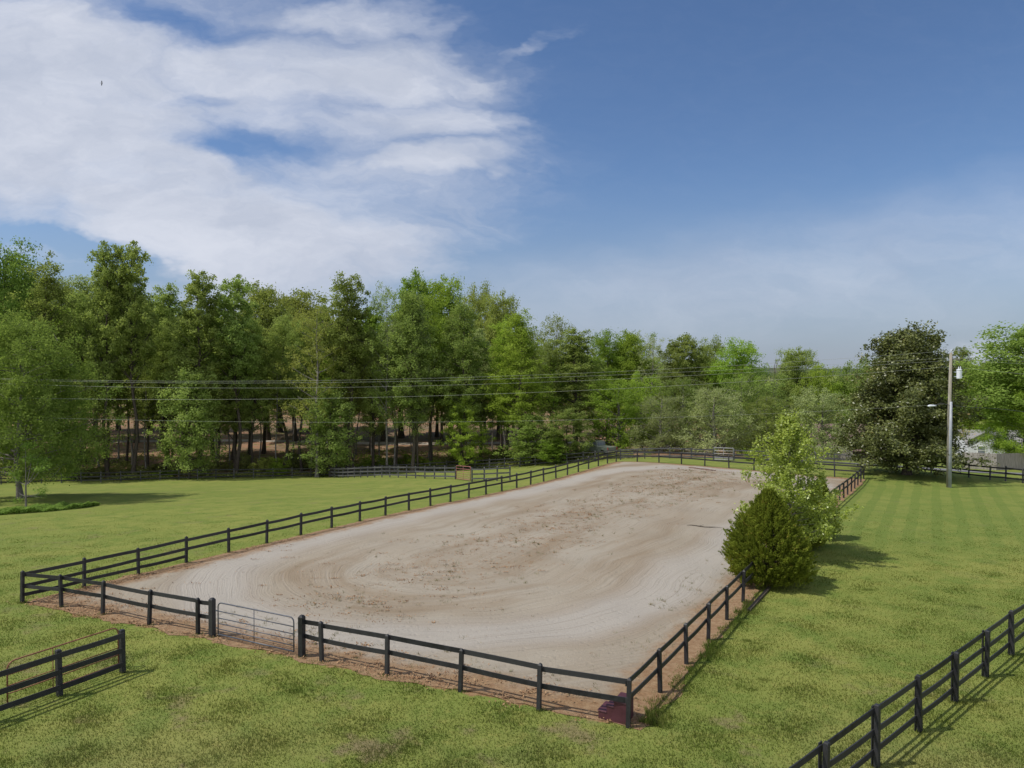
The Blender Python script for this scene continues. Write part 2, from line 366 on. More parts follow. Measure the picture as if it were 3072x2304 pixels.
def mat_sand():
    m, g, out = newmat("arena_sand"); p = g.vmul(g.pos(), (1, 1, 0))
    d = g.attr('spine')[2]; s = g.attr('along')[2]; e = g.attr('edge')[2]
    big = g.noise(p, .16, 5, .6); mid = g.noise(p, .9, 6, .68); fine = g.noise(p, 9, 6, .75)
    wob = g.m('ADD', d, g.m('MULTIPLY', g.m('SUBTRACT', g.noise(p, .16, 2, .5), .5), 2.2))
    ring = g.comb(g.m('MULTIPLY', wob, 13.0), g.m('MULTIPLY', s, .16), 0.0); rk = g.noise(ring, 1.0, 5, .65)
    ring2 = g.comb(g.m('MULTIPLY', wob, .42), g.m('MULTIPLY', s, .06), 3.0); rk2 = g.noise(ring2, 1.0, 4, .6)
    cc = g.mix(g.sm(big, .38, .64), C(.29, .25, .192), C(.325, .29, .232))
    cc = g.mix(g.m('MULTIPLY', g.sm(rk2, .42, .68), .95), cc, C(.235, .183, .125))
    cc = g.mix(g.m('MULTIPLY', g.sm(wob, 7.2, 9.4), g.sm(wob, 12.3, 10.6)), cc, C(.338, .31, .268))
    cc = g.mix(g.m('MULTIPLY', g.sm(rk, .5, .70), .42), cc, C(.165, .138, .105))
    cc = g.mix(g.m('MULTIPLY', g.sm(rk, .47, .3), .25), cc, C(.34, .315, .285))
    cc = g.mix(g.m('MULTIPLY', g.sm(fine, .55, .75), .45), cc, C(.14, .115, .088))
    # brown litter down the middle and along the rails
    core = g.m('ADD', g.sm(wob, 6.2, 1.5, 0, 1), 0)
    lit = g.m('ADD', g.noise(g.vmul(p, (1, .8, 1)), 2.6, 7, .78), g.m('MULTIPLY', core, .085))
    lit = g.sm(lit, .625, .70)
    cc = g.mix(g.m('MULTIPLY', lit, .75), cc, g.mix(mid, C(.175, .10, .052), C(.25, .16, .09)))
    ed = g.m('ADD', e, g.m('MULTIPLY', g.m('SUBTRACT', mid, .5), 2.4))
    k = g.sm(ed, 1.9, .8)
    cc = g.mix(g.m('MULTIPLY', k, .85), cc, g.mix(g.sm(g.noise(p, 4, 7, .75), .35, .68), C(.20, .108, .05), C(.30, .20, .11)))
    vo = g.N.new('ShaderNodeTexVoronoi'); g.L.new(p, vo.inputs['Vector']); vo.inputs['Scale'].default_value = 3.2
    h = g.m('ADD', g.m('ADD', g.m('MULTIPLY', rk, 1.0), g.m('MULTIPLY', fine, .6)), g.m('MULTIPLY', g.sm(vo.outputs['Distance'], .05, .35), .35))
    bsdf(g, out, cc, .95, .1, 0, h, .7, .075); return m
M['sand'] = mat_sand()
def mat_floor():
    m, g, out = newmat("woodland_floor"); p = g.vmul(g.pos(), (1, 1, 0))
    a = g.noise(p, .09, 5, .6); b = g.noise(p, .8, 6, .7)
    cc = g.mix(g.sm(a, .40, .58), C(.11, .085, .045), C(.29, .155, .095))
    cc = g.mix(g.sm(b, .42, .62), cc, C(.24, .175, .12))
    cc = g.mix(g.sm(g.noise(p, .5, 5, .6), .56, .66), cc, C(.13, .15, .035))
    bsdf(g, out, cc, .95, .1, 0, b, .6, .1); return m
M['floor'] = mat_floor()

# ------------------------------------------------------------------ ground sheet
A0 = Vector((-19.9, 28.6)); A1 = Vector((3.15, 18.35))                 # near corners of the arena (fence line)
ldv = Vector((.522, .853)).normalized()                                 # long direction
LEN = 60.5
B0 = A0 + ldv * LEN; B1 = A1 + ldv * 57.2
def arena_uv(X, Y):
    """bilinear-ish arena coordinates: u across (0..W metres), v along (0..L metres)"""
    ex, ey = (A1 - A0).normalized(); fx, fy = ldv
    det = ex * fy - ey * fx; rx, ry = X - A0.x, Y - A0.y
    return (rx * fy - ry * fx) / det, (ex * ry - ey * rx) / det
W_AR = (A1 - A0).length
def poly_sd(X, Y, poly):
    """signed distance to polygon, positive inside"""
    best = np.full(X.shape, 1e9); ins = np.zeros(X.shape, bool); n = len(poly)
    for i in range(n):
        ax, ay = poly[i]; bx, by = poly[(i + 1) % n]
        dx, dy = bx - ax, by - ay; t = np.clip(((X - ax) * dx + (Y - ay) * dy) / (dx * dx + dy * dy), 0, 1)
        best = np.minimum(best, np.hypot(X - ax - t * dx, Y - ay - t * dy))
        c = ((ay > Y) != (by > Y)) & (X < (bx - ax) * (Y - ay) / (by - ay + 1e-12) + ax); ins ^= c
    return np.where(ins, best, -best)
ARENA = [tuple(A0), tuple(A1), tuple(B1), tuple(B0)]

def axis(lo, hi, fine_lo, fine_hi, step, growth=1.12):
    a = list(np.arange(fine_lo, fine_hi + 1e-6, step)); s = step; v = a[-1]
    while v < hi: s *= growth; v += s; a.append(min(v, hi))
    s = step; v = a[0]; b = []
    while v > lo: s *= growth; v -= s; b.append(max(v, lo))
    return np.array(b[::-1] + a)
gx = axis(-5000, 5000, -55, 60, .5); gy = axis(-300, 6000, 8, 108, .5)
GX, GY = np.meshgrid(gx, gy); GZ = terr(GX, GY)
sd = poly_sd(GX, GY, ARENA)
GZ = GZ - 0.05 * ss(.2, .9, sd)
nx, ny = len(gx), len(gy); idx = np.arange(nx * ny).reshape(ny, nx)
F = np.stack([idx[:-1, :-1], idx[:-1, 1:], idx[1:, 1:], idx[1:, :-1]], -1).reshape(-1, 4)
dirt = ss(-.12, .4, sd)
for cx_, cy_, rr in [(Xat(230, 23.6 * 1.15), 27.3, .7)]:
    dirt = np.maximum(dirt, ss(rr, .1, np.hypot(GX - cx_, (GY - cy_))))
gm = npmesh("ground", np.c_[GX.ravel(), GY.ravel(), GZ.ravel()], F, {'dirt': ('POINT', dirt)}, True)
tag(link("ground", gm, M['lawn']), kind='structure')

# arena sand: own sheet, edges wandering under the rails
def build_sand():
    ex = (A1 - A0).normalized(); nu, nv = 96, 230
    us = np.linspace(0, 1, nu + 1); vs = np.linspace(0, 1, nv + 1); U, V = np.meshgrid(us, vs)
    def edge(P, Q, t): return P[0] + (Q[0] - P[0]) * t, P[1] + (Q[1] - P[1]) * t
    ax, ay = edge(A0, A1, U); bx, by = edge(B0, B1, U)
    X = ax + (bx - ax) * V; Y = ay + (by - ay) * V
    rng = np.random.RandomState(4)
    cx, cy = (A0.x + B1.x) / 2, (A0.y + B1.y) / 2
    jit = lambda n, a: np.convolve(rng.normal(0, a, n + 8), np.ones(5) / 5, 'same')[4:-4]
    nrmF = Vector((ex.y, -ex.x)); nL = Vector((-ldv.y, ldv.x))
    for (sl, nvec, base, n) in [((0, slice(None)), nrmF, -.12, nu + 1), ((-1, slice(None)), -nrmF, -.5, nu + 1), ((slice(None), 0), nL, -.25, nv + 1), ((slice(None), -1), -nL, .12, nv + 1)]:
        j = jit(n, .28) + base; X[sl] += nvec.x * j; Y[sl] += nvec.y * j
    Z = terr(X, Y)
    rng2 = np.random.RandomState(9)
    und = sum(.012 * np.sin(X * a + Y * b + c) for a, b, c in rng2.uniform(-1.6, 1.6, (6, 3)))
    s = poly_sd(X, Y, ARENA)
    Z = Z + .012 + (und + .02) * ss(.4, 1.6, s)
    idx = np.arange((nu + 1) * (nv + 1)).reshape(nv + 1, nu + 1)
    F = np.stack([idx[:-1, :-1], idx[:-1, 1:], idx[1:, 1:], idx[1:, :-1]], -1).reshape(-1, 4)
    u, v = arena_uv(X, Y)
    S0, S1 = np.array((W_AR * .47, 12.0)), np.array((W_AR * .5, 47.0))
    t = np.clip((v - S0[1]) / (S1[1] - S0[1]), 0, 1); du = u - (S0[0] + (S1[0] - S0[0]) * t); dv = v - (S0[1] + (S1[1] - S0[1]) * t)
    d = np.hypot(du, dv); al = np.where(du > 0, 1, -1) * (t * 35 + 8) + np.arctan2(dv, np.abs(du) + 1e-6) * 8 * np.where(du > 0, 1, -1)
    me = npmesh("arena_sand", np.c_[X.ravel(), Y.ravel(), Z.ravel()], F, {'spine': ('POINT', d), 'along': ('POINT', al), 'edge': ('POINT', s)}, True)
    tag(link("arena_sand", me, M['sand']), kind='structure')
build_sand()

def strip(name, pts, width, mat, lift=.02, kind='structure'):
    """flat strip following the terrain along plan points"""
    P = [Vector(p) for p in pts]; V = []; F = []
    Q = []
    for a, b in zip(P[:-1], P[1:]):
        n = max(2, int((b - a).length / 1.5))
        for k in range(n): Q.append(a.lerp(b, k / n))
    Q.append(P[-1]); m = 5
    for i, q in enumerate(Q):
        t = (Q[min(i + 1, len(Q) - 1)] - Q[max(0, i - 1)]).normalized(); nn = Vector((-t.y, t.x))
        for k in range(m):
            w = q + nn * width * (k / (m - 1) - .5) * (1 + .06 * math.sin(i * .7))
            V.append((w.x, w.y, tz(w.x, w.y) + lift))
    for i in range(len(Q) - 1):
        for k in range(m - 1): F.append((i * m + k, i * m + k + 1, (i + 1) * m + k + 1, (i + 1) * m + k))
    me = npmesh(name, np.array(V), np.array(F), None, True)
    return tag(link(name, me, mat), kind=kind)

# woodland floor beyond the boundary fence
WF = [(-110, 88), (Xat(0, 93), 94), (Xat(300, 94), 95), (Xat(700, 100), 101), (Xat(986, 104), 104.5), (Xat(1340, 104), 105), (Xat(1560, 98), 99), (Xat(1750, 94), 95), (Xat(1862, 90), 90), (Xat(2141, 86), 86.5), (Xat(2330, 86), 87), (60, 135), (60, 330), (-160, 330)]
def build_floor():
    fx = axis(-170, 70, -75, 50, 1.2); fy = axis(84, 330, 84, 175, 1.2)
    X, Y = np.meshgrid(fx, fy); s = poly_sd(X, Y, WF); Z = terr(X, Y) + .03
    nx = len(fx); idx = np.arange(X.size).reshape(X.shape)
    F = np.stack([idx[:-1, :-1], idx[:-1, 1:], idx[1:, 1:], idx[1:, :-1]], -1).reshape(-1, 4)
    keep = (s.ravel()[F] > 0).all(1)
    used = np.unique(F[keep]); remap = -np.ones(X.size, int); remap[used] = np.arange(len(used))
    me = npmesh("woodland_floor", np.c_[X.ravel(), Y.ravel(), Z.ravel()][used], remap[F[keep]], None, True)
    tag(link("woodland_floor", me, M['floor']), kind='structure')
build_floor()
M['asphalt'] = simple('old_asphalt', (.13, .13, .14), (.2, .2, .21), 3, .9, .2)
M['clay'] = simple('red_clay', (.30, .15, .09), (.42, .26, .17), .9, .95, .1)
M['path'] = simple('pale_gravel', (.32, .27, .22), (.40, .35, .30), 1.2, .95, .1)
strip("driveway", [(Xat(2150, 87), 89), (Xat(2330, 84), 86), (Xat(2504, 83), 82.5), (Xat(2650, 81), 80.5), (Xat(2800, 80), 78.5), (Xat(3072, 78), 74), (75, 71)], 3.2, M['asphalt'], .035)
strip("dirt_path", [(-80, 139), (-50, 140), (-20, 138), (5, 135), (24, 128), (30, 112), (25, 100), (26, 92)], 3.0, M['path'], .06)

# hills on the horizon
def build_hills():
    X = np.linspace(-4200, 4200, 120); V = []; F = []
    prof = 24 + 16 * np.sin(X / 900 + 1) + 9 * np.sin(X / 310) + 4 * np.sin(X / 120 + 2)
    rows = [(2300, -10, 0), (2600, 0, .6), (2900, 0, 1.0), (3400, 0, .8), (3900, -10, 0)]
    for y, b, k in rows:
        for x, h in zip(X, prof): V.append((x, y, b + h * k))
    n = len(X)
    for i in range(len(rows) - 1):
        for k in range(n - 1): F.append((i * n + k, i * n + k + 1, (i + 1) * n + k + 1, (i + 1) * n + k))
    m, g, out = newmat('wooded_hills'); nn = g.noise(g.pos(), .02, 6, .7)
    bsdf(g, out, g.mix(nn, C(.04, .06, .03), C(.09, .11, .055)), .95, .1)
    tag(link("hills", npmesh("hills", np.array(V), np.array(F), None, True), m), kind='structure')
build_hills()

# ------------------------------------------------------------------ board fences
rnd = random.Random(11)
_post_cache = {}
def post_mesh(w, h, style):
    key = (round(w, 3), round(h, 2), style)
    if key not in _post_cache:
        b = MB(); b.box((0, 0, h / 2 - .1), (w, w, h + .2))
        if style == 'point': b.box((0, 0, h + .025), (w, w, .05), 0, .35)
        else: b.box((0, 0, h + .012), (w * 1.0, w * 1.0, .024), 0, .8)
        _post_cache[key] = b.mesh("post")
    return _post_cache[key]
def rail_mesh(a, b, hgt, thick, sag, rng):
    """board from a to b (local coords), vertical face"""
    d = b - a; L = math.hypot(d.x, d.y); t = Vector((d.x / L, d.y / L, 0)); n = Vector((-t.y, t.x, 0)); V = []; F = []; S = 5
    tw = rng.uniform(-.012, .012)
    for i in range(S + 1):
        f = i / S; c = a + d * f; c = Vector((c.x, c.y, c.z - sag * 4 * f * (1 - f)))
        c += n * (tw * math.sin(math.pi * f))
        for sx, sz in ((-1, -1), (1, -1), (1, 1), (-1, 1)): V.append(c + n * sx * thick / 2 + Vector((0, 0, sz * hgt / 2)))
    for i in range(S):
        for k in range(4): k2 = (k + 1) % 4; F.append((i * 4 + k, i * 4 + k2, (i + 1) * 4 + k2, (i + 1) * 4 + k))
    F += [(3, 2, 1, 0), (S * 4, S * 4 + 1, S * 4 + 2, S * 4 + 3)]
    m = MB(); m.add(V, F); return m.mesh("rail")
def fence(label, pts, rails, H=1.27, side=1, mat=None, pw=.11, style='point', bh=.14, sag=.012, faceboard=False, group=None, first=True, last=True, extra=None, skip=()):
    """pts: 3D post feet in order; rails: heights of board centres; side: +1 = boards on the left of travel"""
    mat = mat or M['fence']
    root = empty("board_fence", pts[0]); tag(root, label, 'fence', group); base = Vector(pts[0])
    hs = [H + rnd.uniform(-.02, .02) for _ in pts]
    for i, p in enumerate(pts):
        q = pts[min(i + 1, len(pts) - 1)] - pts[max(i - 1, 0)]; rz = math.atan2(q.y, q.x)
        if (i == 0 and not first) or (i == len(pts) - 1 and not last): continue
        o = link("post", post_mesh(pw, round(hs[i] * 20) / 20, style), mat, root, p - base); o.rotation_euler = (rnd.uniform(-.03, .03), rnd.uniform(-.03, .03), rz + rnd.uniform(-.06, .06))
        if faceboard:
            nn = Vector((-math.sin(rz), math.cos(rz), 0)) * side
            fb = MB(); fb.box((0, 0, hs[i] / 2), (.14, .022, hs[i] * .98), 0); f = link("face_board", fb.mesh("face_board"), mat, root, p - base + nn * (pw / 2 + .03 + .014)); f.rotation_euler = (0, 0, rz)
    for i in range(len(pts) - 1):
        if i in skip: continue
        q = (pts[i + 1] - pts[i]); n = Vector((-q.y, q.x, 0)).normalized() * side * (pw / 2 + .016)
        t = Vector((q.x, q.y, 0)).normalized() * .004
        rr = list(rails) + (list(extra[1]) if extra and i in extra[0] else [])
        for h in rr:
            a = pts[i] - base + n + t + Vector((0, 0, h + rnd.uniform(-.022, .022))); b = pts[i + 1] - base + n - t + Vector((0, 0, h + rnd.uniform(-.022, .022)))
            link("rail", rail_mesh(a, b, bh, .028, rnd.uniform(-.3, 1.4) * sag, rnd), mat, root)
    return root
def gp(lst): return [ground(*p) for p in lst]

front_l = gp([(60, 1812), (178, 1825), (302, 1847), (442, 1879), (589, 1907), (632, 1914)])
front_r = gp([(902, 1975), (962, 1990), (1159, 2031), (1380, 2081), (1617, 2138), (1887, 2190)])
fence("two rail black board fence at the arena's near end, left of the grey gate", front_l, (1.14, .66), 1.24, side=1)
fence("two rail black board fence at the arena's near end, between grey gate and mounting block", front_r, (1.14, .66), 1.24, side=1)
# chunky gate posts stand in as thicker timbers
for p, lb in ((front_l[-1], 0), (front_r[0], 1)):
    b = MB(); b.box((0, 0, .55), (.17, .17, 1.5)); b.box((0, 0, 1.33), (.17, .17, .06), 0, .5)
    o = link("gate_post", b.mesh("gate_post"), M['fence'], None, p); o.rotation_euler = (0, 0, -.42)
    tag(o, ["thick black gate post on the hinge side of the grey tube gate", "thick black gate post with pointed top at the latch side of the grey gate"][lb], 'gate post', 'gate posts of the arena')
# left long side
L0 = front_l[0]; dirL = Vector((B0.x - L0.x, B0.y - L0.y, 0)); nb = 25
left_pts = []
for i in range(nb + 1):
    p = Vector((L0.x, L0.y, 0)) + dirL * (i / nb) + Vector((.0, .0, 0)); left_pts.append(Vector((p.x, p.y, tz(p.x, p.y))))
fence("long two rail black board fence along the arena's left side", left_pts, (1.14, .70), 1.24, side=-1, extra=((0, 1, 2), (.34,)), first=False, sag=.02)
R0 = front_r[-1]; dirR = Vector((B1.x - R0.x, B1.y - R0.y, 0)); nb = 24
right_pts = []
for i in range(nb + 1):
    p = Vector((R0.x, R0.y, 0)) + dirR * (i / nb); right_pts.append(Vector((p.x, p.y, tz(p.x, p.y))))
fence("long two rail black board fence along the arena's right side, passing the cedars", right_pts, (1.14, .66), 1.24, side=1, first=False, sag=.02)
far_pts = []
for i in range(11):
    f = i / 10; p = left_pts[-1].lerp(right_pts[-1], f); far_pts.append(Vector((p.x, p.y, tz(p.x, p.y))))
fence("two rail black board fence across the far end of the arena", far_pts, (1.14, .66), 1.24, side=1, first=False, last=False)
# lower right three-rail fence
d = Vector((1.95, 1.66, 0)); p0 = Vector((8.52, 16.6, 0))
rp = [Vector((p0.x + d.x * i, p0.y + d.y * i, 0)) for i in range(-4, 15)]
for p in rp: p.z = tz(p.x, p.y)
fence("three rail black board fence crossing the mown lawn in the lower right corner", rp, (1.30, .83, .36), 1.42, side=1, faceboard=True, style='flat', sag=.022)
# lower left fence
lp = [ground(361, 2023), ground(170, 2094)]; dd = (lp[1] - lp[0]); lp += [lp[1] + dd * 1.0, lp[1] + dd * 2.0]
fence("short three rail black board fence in the lower left corner with rusty gate behind", lp, (1.18, .73, .28), 1.30, side=1, faceboard=False, bh=.15, pw=.13, style='flat')

# cross fence in the left paddock (sunlit sheen carried by its paler paint colour) up to the red gate
mpx = [(986, 102), (1002, 100), (1015, 98.5), (1028, 97), (1043, 95.5), (1062, 94), (1081, 92.5), (1102, 91), (1123, 89.5), (1145, 88), (1169, 86.5), (1194, 85), (1219, 83.5), (1246, 82), (1274, 80.5), (1303, 79), (1335, 77.5), (1366, 76.2)]
mp = [atZ(*a) for a in mpx]
fence("three rail dark fence curving across the left paddock up to the red gate", mp, (1.24, .78, .32), 1.38, side=-1, mat=M['fence_sheen'], bh=.17)
mp2 = [atZ(1416, 71.5), atZ(1452, 70.5), atZ(1491, 70), atZ(1530, 69.5)]
fence("short stretch of dark fence from the red gate to the arena's left rail", mp2, (1.24, .78, .32), 1.38, side=-1, mat=M['fence_sheen'])
# woodland boundary
def path_posts(way, step=2.44):
    pts = [Vector((Xat(a, Z), Z, 0)) for a, Z in way]; out = [pts[0]]; acc = 0
    for a, b in zip(pts[:-1], pts[1:]):
        L = (b - a).length; n = max(1, round(L / step))
        for k in range(1, n + 1): out.append(a.lerp(b, k / n))
    for p in out: p.z = tz(p.x, p.y)
    return out
wb = path_posts([(-260, 88), (0, 90), (300, 92), (700, 98), (986, 103)])
fence("three rail black board fence along the shady wood edge, left of the paddock's cross fence", wb, (1.22, .76, .32), 1.36, side=-1)
wb2 = path_posts([(986, 103), (1340, 103), (1560, 97), (1750, 93), (1862, 88)])
fence("three rail black board fence along the wood edge behind the red gate", wb2, (1.22, .76, .32), 1.36, side=-1, first=False)
wb3 = path_posts([(1862, 88), (2010, 86), (2141, 84)])
fence("dark boundary fence behind the arena's far end, left of the pole gate", wb3, (1.22, .76, .32), 1.36, side=-1, first=False, mat=M['fence_sheen'])
wb4 = path_posts([(2203, 83), (2265, 82), (2390, 80), (2504, 78), (2609, 76), (2746, 75), (2796, 73), (2856, 71.5)])
fence("dark boundary fence running behind the magnolia and the leafy sapling", wb4, (1.22, .76, .32), 1.36, side=-1, mat=M['fence_sheen'])
wb5 = path_posts([(2856, 71.5), (2909, 70), (2973, 68), (3020, 67), (3072, 65.5), (3140, 64)], 2.4)
fence("three rail black fence right of the utility pole, in front of the grey privacy fence", wb5, (1.22, .76, .32), 1.36, side=-1, first=False)

# ------------------------------------------------------------------ tube gates
def tube_gate(name, label, a, b, H, heights, mat, rad=.02, z0=.12, mid=.5, corner=.16, lean=Vector((0, 0, 0))):
    root = empty(name, a); tag(root, label, 'gate'); d = Vector(b) - Vector(a); L = d.length; t = d.normalized()
    up = Vector((0, 0, 1)); c = corner
    pt = lambda s, h: t * s + up * h + lean * h
    fr = MB(); path = [pt(0, z0)]
    for k in range(5): th = math.pi / 2 * k / 4; path.append(pt(c - c * math.cos(th), H - c + c * math.sin(th)))
    for k in range(5): th = math.pi / 2 * k / 4; path.append(pt(L - c + c * math.sin(th), H - c + c * math.cos(th)))
    path.append(pt(L, z0)); fr.tube(path, rad, 8); fr.tube([pt(0, z0), pt(L, z0)], rad * 1.05, 8)
    link("frame", fr.mesh("frame"), mat, root, smooth=True)
    for h in heights:
        m = MB(); m.tube([pt(0, h), pt(L, h)], rad * .75, 7); link("rail", m.mesh("rail"), mat, root, smooth=True)
    m = MB(); m.tube([pt(L * mid, z0), pt(L * mid, H)], rad * .6, 6); link("stay", m.mesh("stay"), mat, root, smooth=True)
    hg = MB()
    for h in (.35, H - .3): hg.box(tuple(pt(-.05, h)), (.12, .03, .035), math.atan2(d.y, d.x))
    link("hinge", hg.mesh("hinge"), mat, root); return root
M['steel'] = simple('grey_gate_steel', (.055, .062, .08), (.09, .1, .12), 12, .45, .5, .2)
M['rust'] = simple('rusty_gate_steel', (.16, .065, .035), (.28, .13, .08), 18, .75, .3)
M['redgate'] = simple('faded_red_gate', (.27, .10, .085), (.36, .17, .15), 8, .6, .4)
M['palepole'] = simple('weathered_pole_wood', (.25, .25, .26), (.36, .36, .36), 5, .8, .2)
tube_gate("tube_gate", "closed grey steel tube gate in the arena's near fence", ground(650, 1919), ground(878, 1972), 1.25, (.33, .52, .71, .95), M['steel'], .022, .14, .49)
tube_gate("tube_gate", "rusty brown tube gate swung open behind the lower left board fence", ground(348, 2012) + Vector((-.05, .1, 0)), ground(10, 2138) + Vector((-.05, .1, 0)), 1.28, (.4, .62, .92), M['rust'], .022, .12, .62, .2)
tube_gate("tube_gate", "small faded red tube gate between the paddock fences", atZ(1366, 76.2) + Vector((.12, -.3, 0)), atZ(1411, 72) + Vector((0, 0, 0)), 1.5, (.30, .5, .72, .95, 1.2), M['redgate'], .035, .14, .5, .15)
tube_gate("pole_gate", "weathered pale pole gate beside the driveway fence behind the arena", atZ(2143, 84), atZ(2201, 83), 1.45, (.4, .78, 1.12), M['palepole'], .05, .1, .5, .05)

# ------------------------------------------------------------------ mounting block
def mounting_block():
    M['maroon'] = simple('maroon_plastic', (.06, .018, .024), (.085, .028, .038), 4, .55, .4)
    a = ground(1797, 2163); b = ground(1872, 2182); d = b - a; L = d.length; rz = math.atan2(d.y, d.x)
    root = empty("mounting_block", a, rz); tag(root, "maroon three step mounting block behind the near corner post", 'mounting block')
    L = .78; n = .56
    body = MB(); body.prism([(0, 0), (L, 0), (L, .56), (L * .56, .56), (L * .56, .40), (L * .3, .40), (L * .3, .22), (0, .22)], 0, n); link("body", body.mesh("body"), M['maroon'], root)
    for x0, x1, z in ((0, L * .3, .22), (L * .3, L * .56, .40), (L * .56, L, .56)):
        t = MB(); t.box(((x0 + x1) / 2 - .012, n / 2, z + .014), (x1 - x0 + .024 - .004, n + .04, .028), 0, .96); link("step", t.mesh("step"), M['maroon'], root)
mounting_block()

# ------------------------------------------------------------------ utility pole and wires
PZ = 62.0; PB = atZ(2848, PZ)
def utility_pole():
    M['polewood'] = simple('grey_pole_wood', (.20, .185, .15), (.33, .31, .25), 3, .85, .2, stretch=(6, 6, .5))
    M['conduit'] = simple('grey_conduit', (.28, .30, .34), (.36, .38, .42), 2, .45, .4)
    M['white_steel'] = simple('pale_enamel', (.62, .66, .72), (.68, .72, .78), 2, .35, .5)
    M['dark_metal'] = simple('dark_metal', (.05, .05, .05), (.1, .1, .1), 5, .5, .5, .5)
    H = Zat(1058, PZ) - PB.z
    root = empty("utility_pole", PB); tag(root, "tall grey wooden utility pole carrying a pale transformer on the right lawn", 'utility pole')
    s = MB(); s.tube([(0, 0, -.3), (.02, 0, H * .5), (.12, 0, H)], [.17, .145, .115], 14); link("shaft", s.mesh("shaft"), M['polewood'], root, smooth=True)
    cH = Zat(1205, PZ) - PB.z
    c = MB(); c.tube([(.03, -.15, 0), (.06, -.13, cH * .6), (.09, -.11, cH)], [.135, .125, .11], 12); link("conduit", c.mesh("conduit"), M['conduit'], root, smooth=True)
    tx, tzz = Xat(2876, PZ) - PB.x, Zat(1136, PZ) - PB.z
    t = MB(); t.lathe([(.0, 0), (.2, 0), (.215, .04), (.215, .72), (.235, .74), (.235, .79), (.12, .84), (0, .85)], 18, (tx, -.05, tzz)); tr = link("transformer", t.mesh("transformer"), M['white_steel'], root, smooth=False)
    for dx in (-.07, .09):
        b = MB(); b.lathe([(.03, 0), (.045, .05), (.03, .09), (.045, .13), (.025, .22), (0, .24)], 8, (tx + dx, -.1, tzz + .82)); link("bushing", b.mesh("bushing"), M['white_steel'], tr)
    for dz in (.18, .58):
        b = MB(); b.box((tx - .3, -.02, tzz + dz), (.22, .08, .06)); b.box((tx + .27, -.02, tzz + dz), (.14, .1, .05)); link("bracket", b.mesh("bracket"), M['white_steel'], tr)
    a = MB(); a.box((.12 + .35, 0, Zat(1077, PZ) - PB.z), (.9, .07, .09)); link("side_arm", a.mesh("side_arm"), M['polewood'], root)
    for (px, py) in ((2853, 1052), (2841, 1076), (2876, 1074)):
        b = MB(); b.lathe([(.015, -.12), (.04, 0), (.05, .04), (.03, .07), (.045, .1), (.02, .15)], 8, (Xat(px, PZ) - PB.x, 0, Zat(py, PZ) - PB.z - .05)); link("insulator", b.mesh("insulator"), M['white_steel'], root)
    lz = Zat(1217, PZ) - PB.z; lx = Xat(2790, PZ) - PB.x
    a = MB(); a.tube([(-.05, -.1, lz + .05), (lx * .5, -.2, lz + .22), (lx + .25, -.25, lz + .02)], .03, 7); link("lamp_arm", a.mesh("lamp_arm"), M['dark_metal'], root, smooth=True)
    l = MB(); l.tube([(lx + .42, -.25, lz), (lx + .2, -.25, lz + .01), (lx - .15, -.25, lz), (lx - .32, -.25, lz - .02)], [.04, .08, .1, .05], 10); link("lamp_head", l.mesh("lamp_head"), M['white_steel'], root, smooth=True)
    w = MB(); w.tube([(.14, -.08, H - .3), (.3, -.1, H - .9), (tx + .05, -.1, tzz + 1.0)], .012, 5); link("jumper_wire", w.mesh("jumper_wire"), M['dark_metal'], root)
utility_pole()
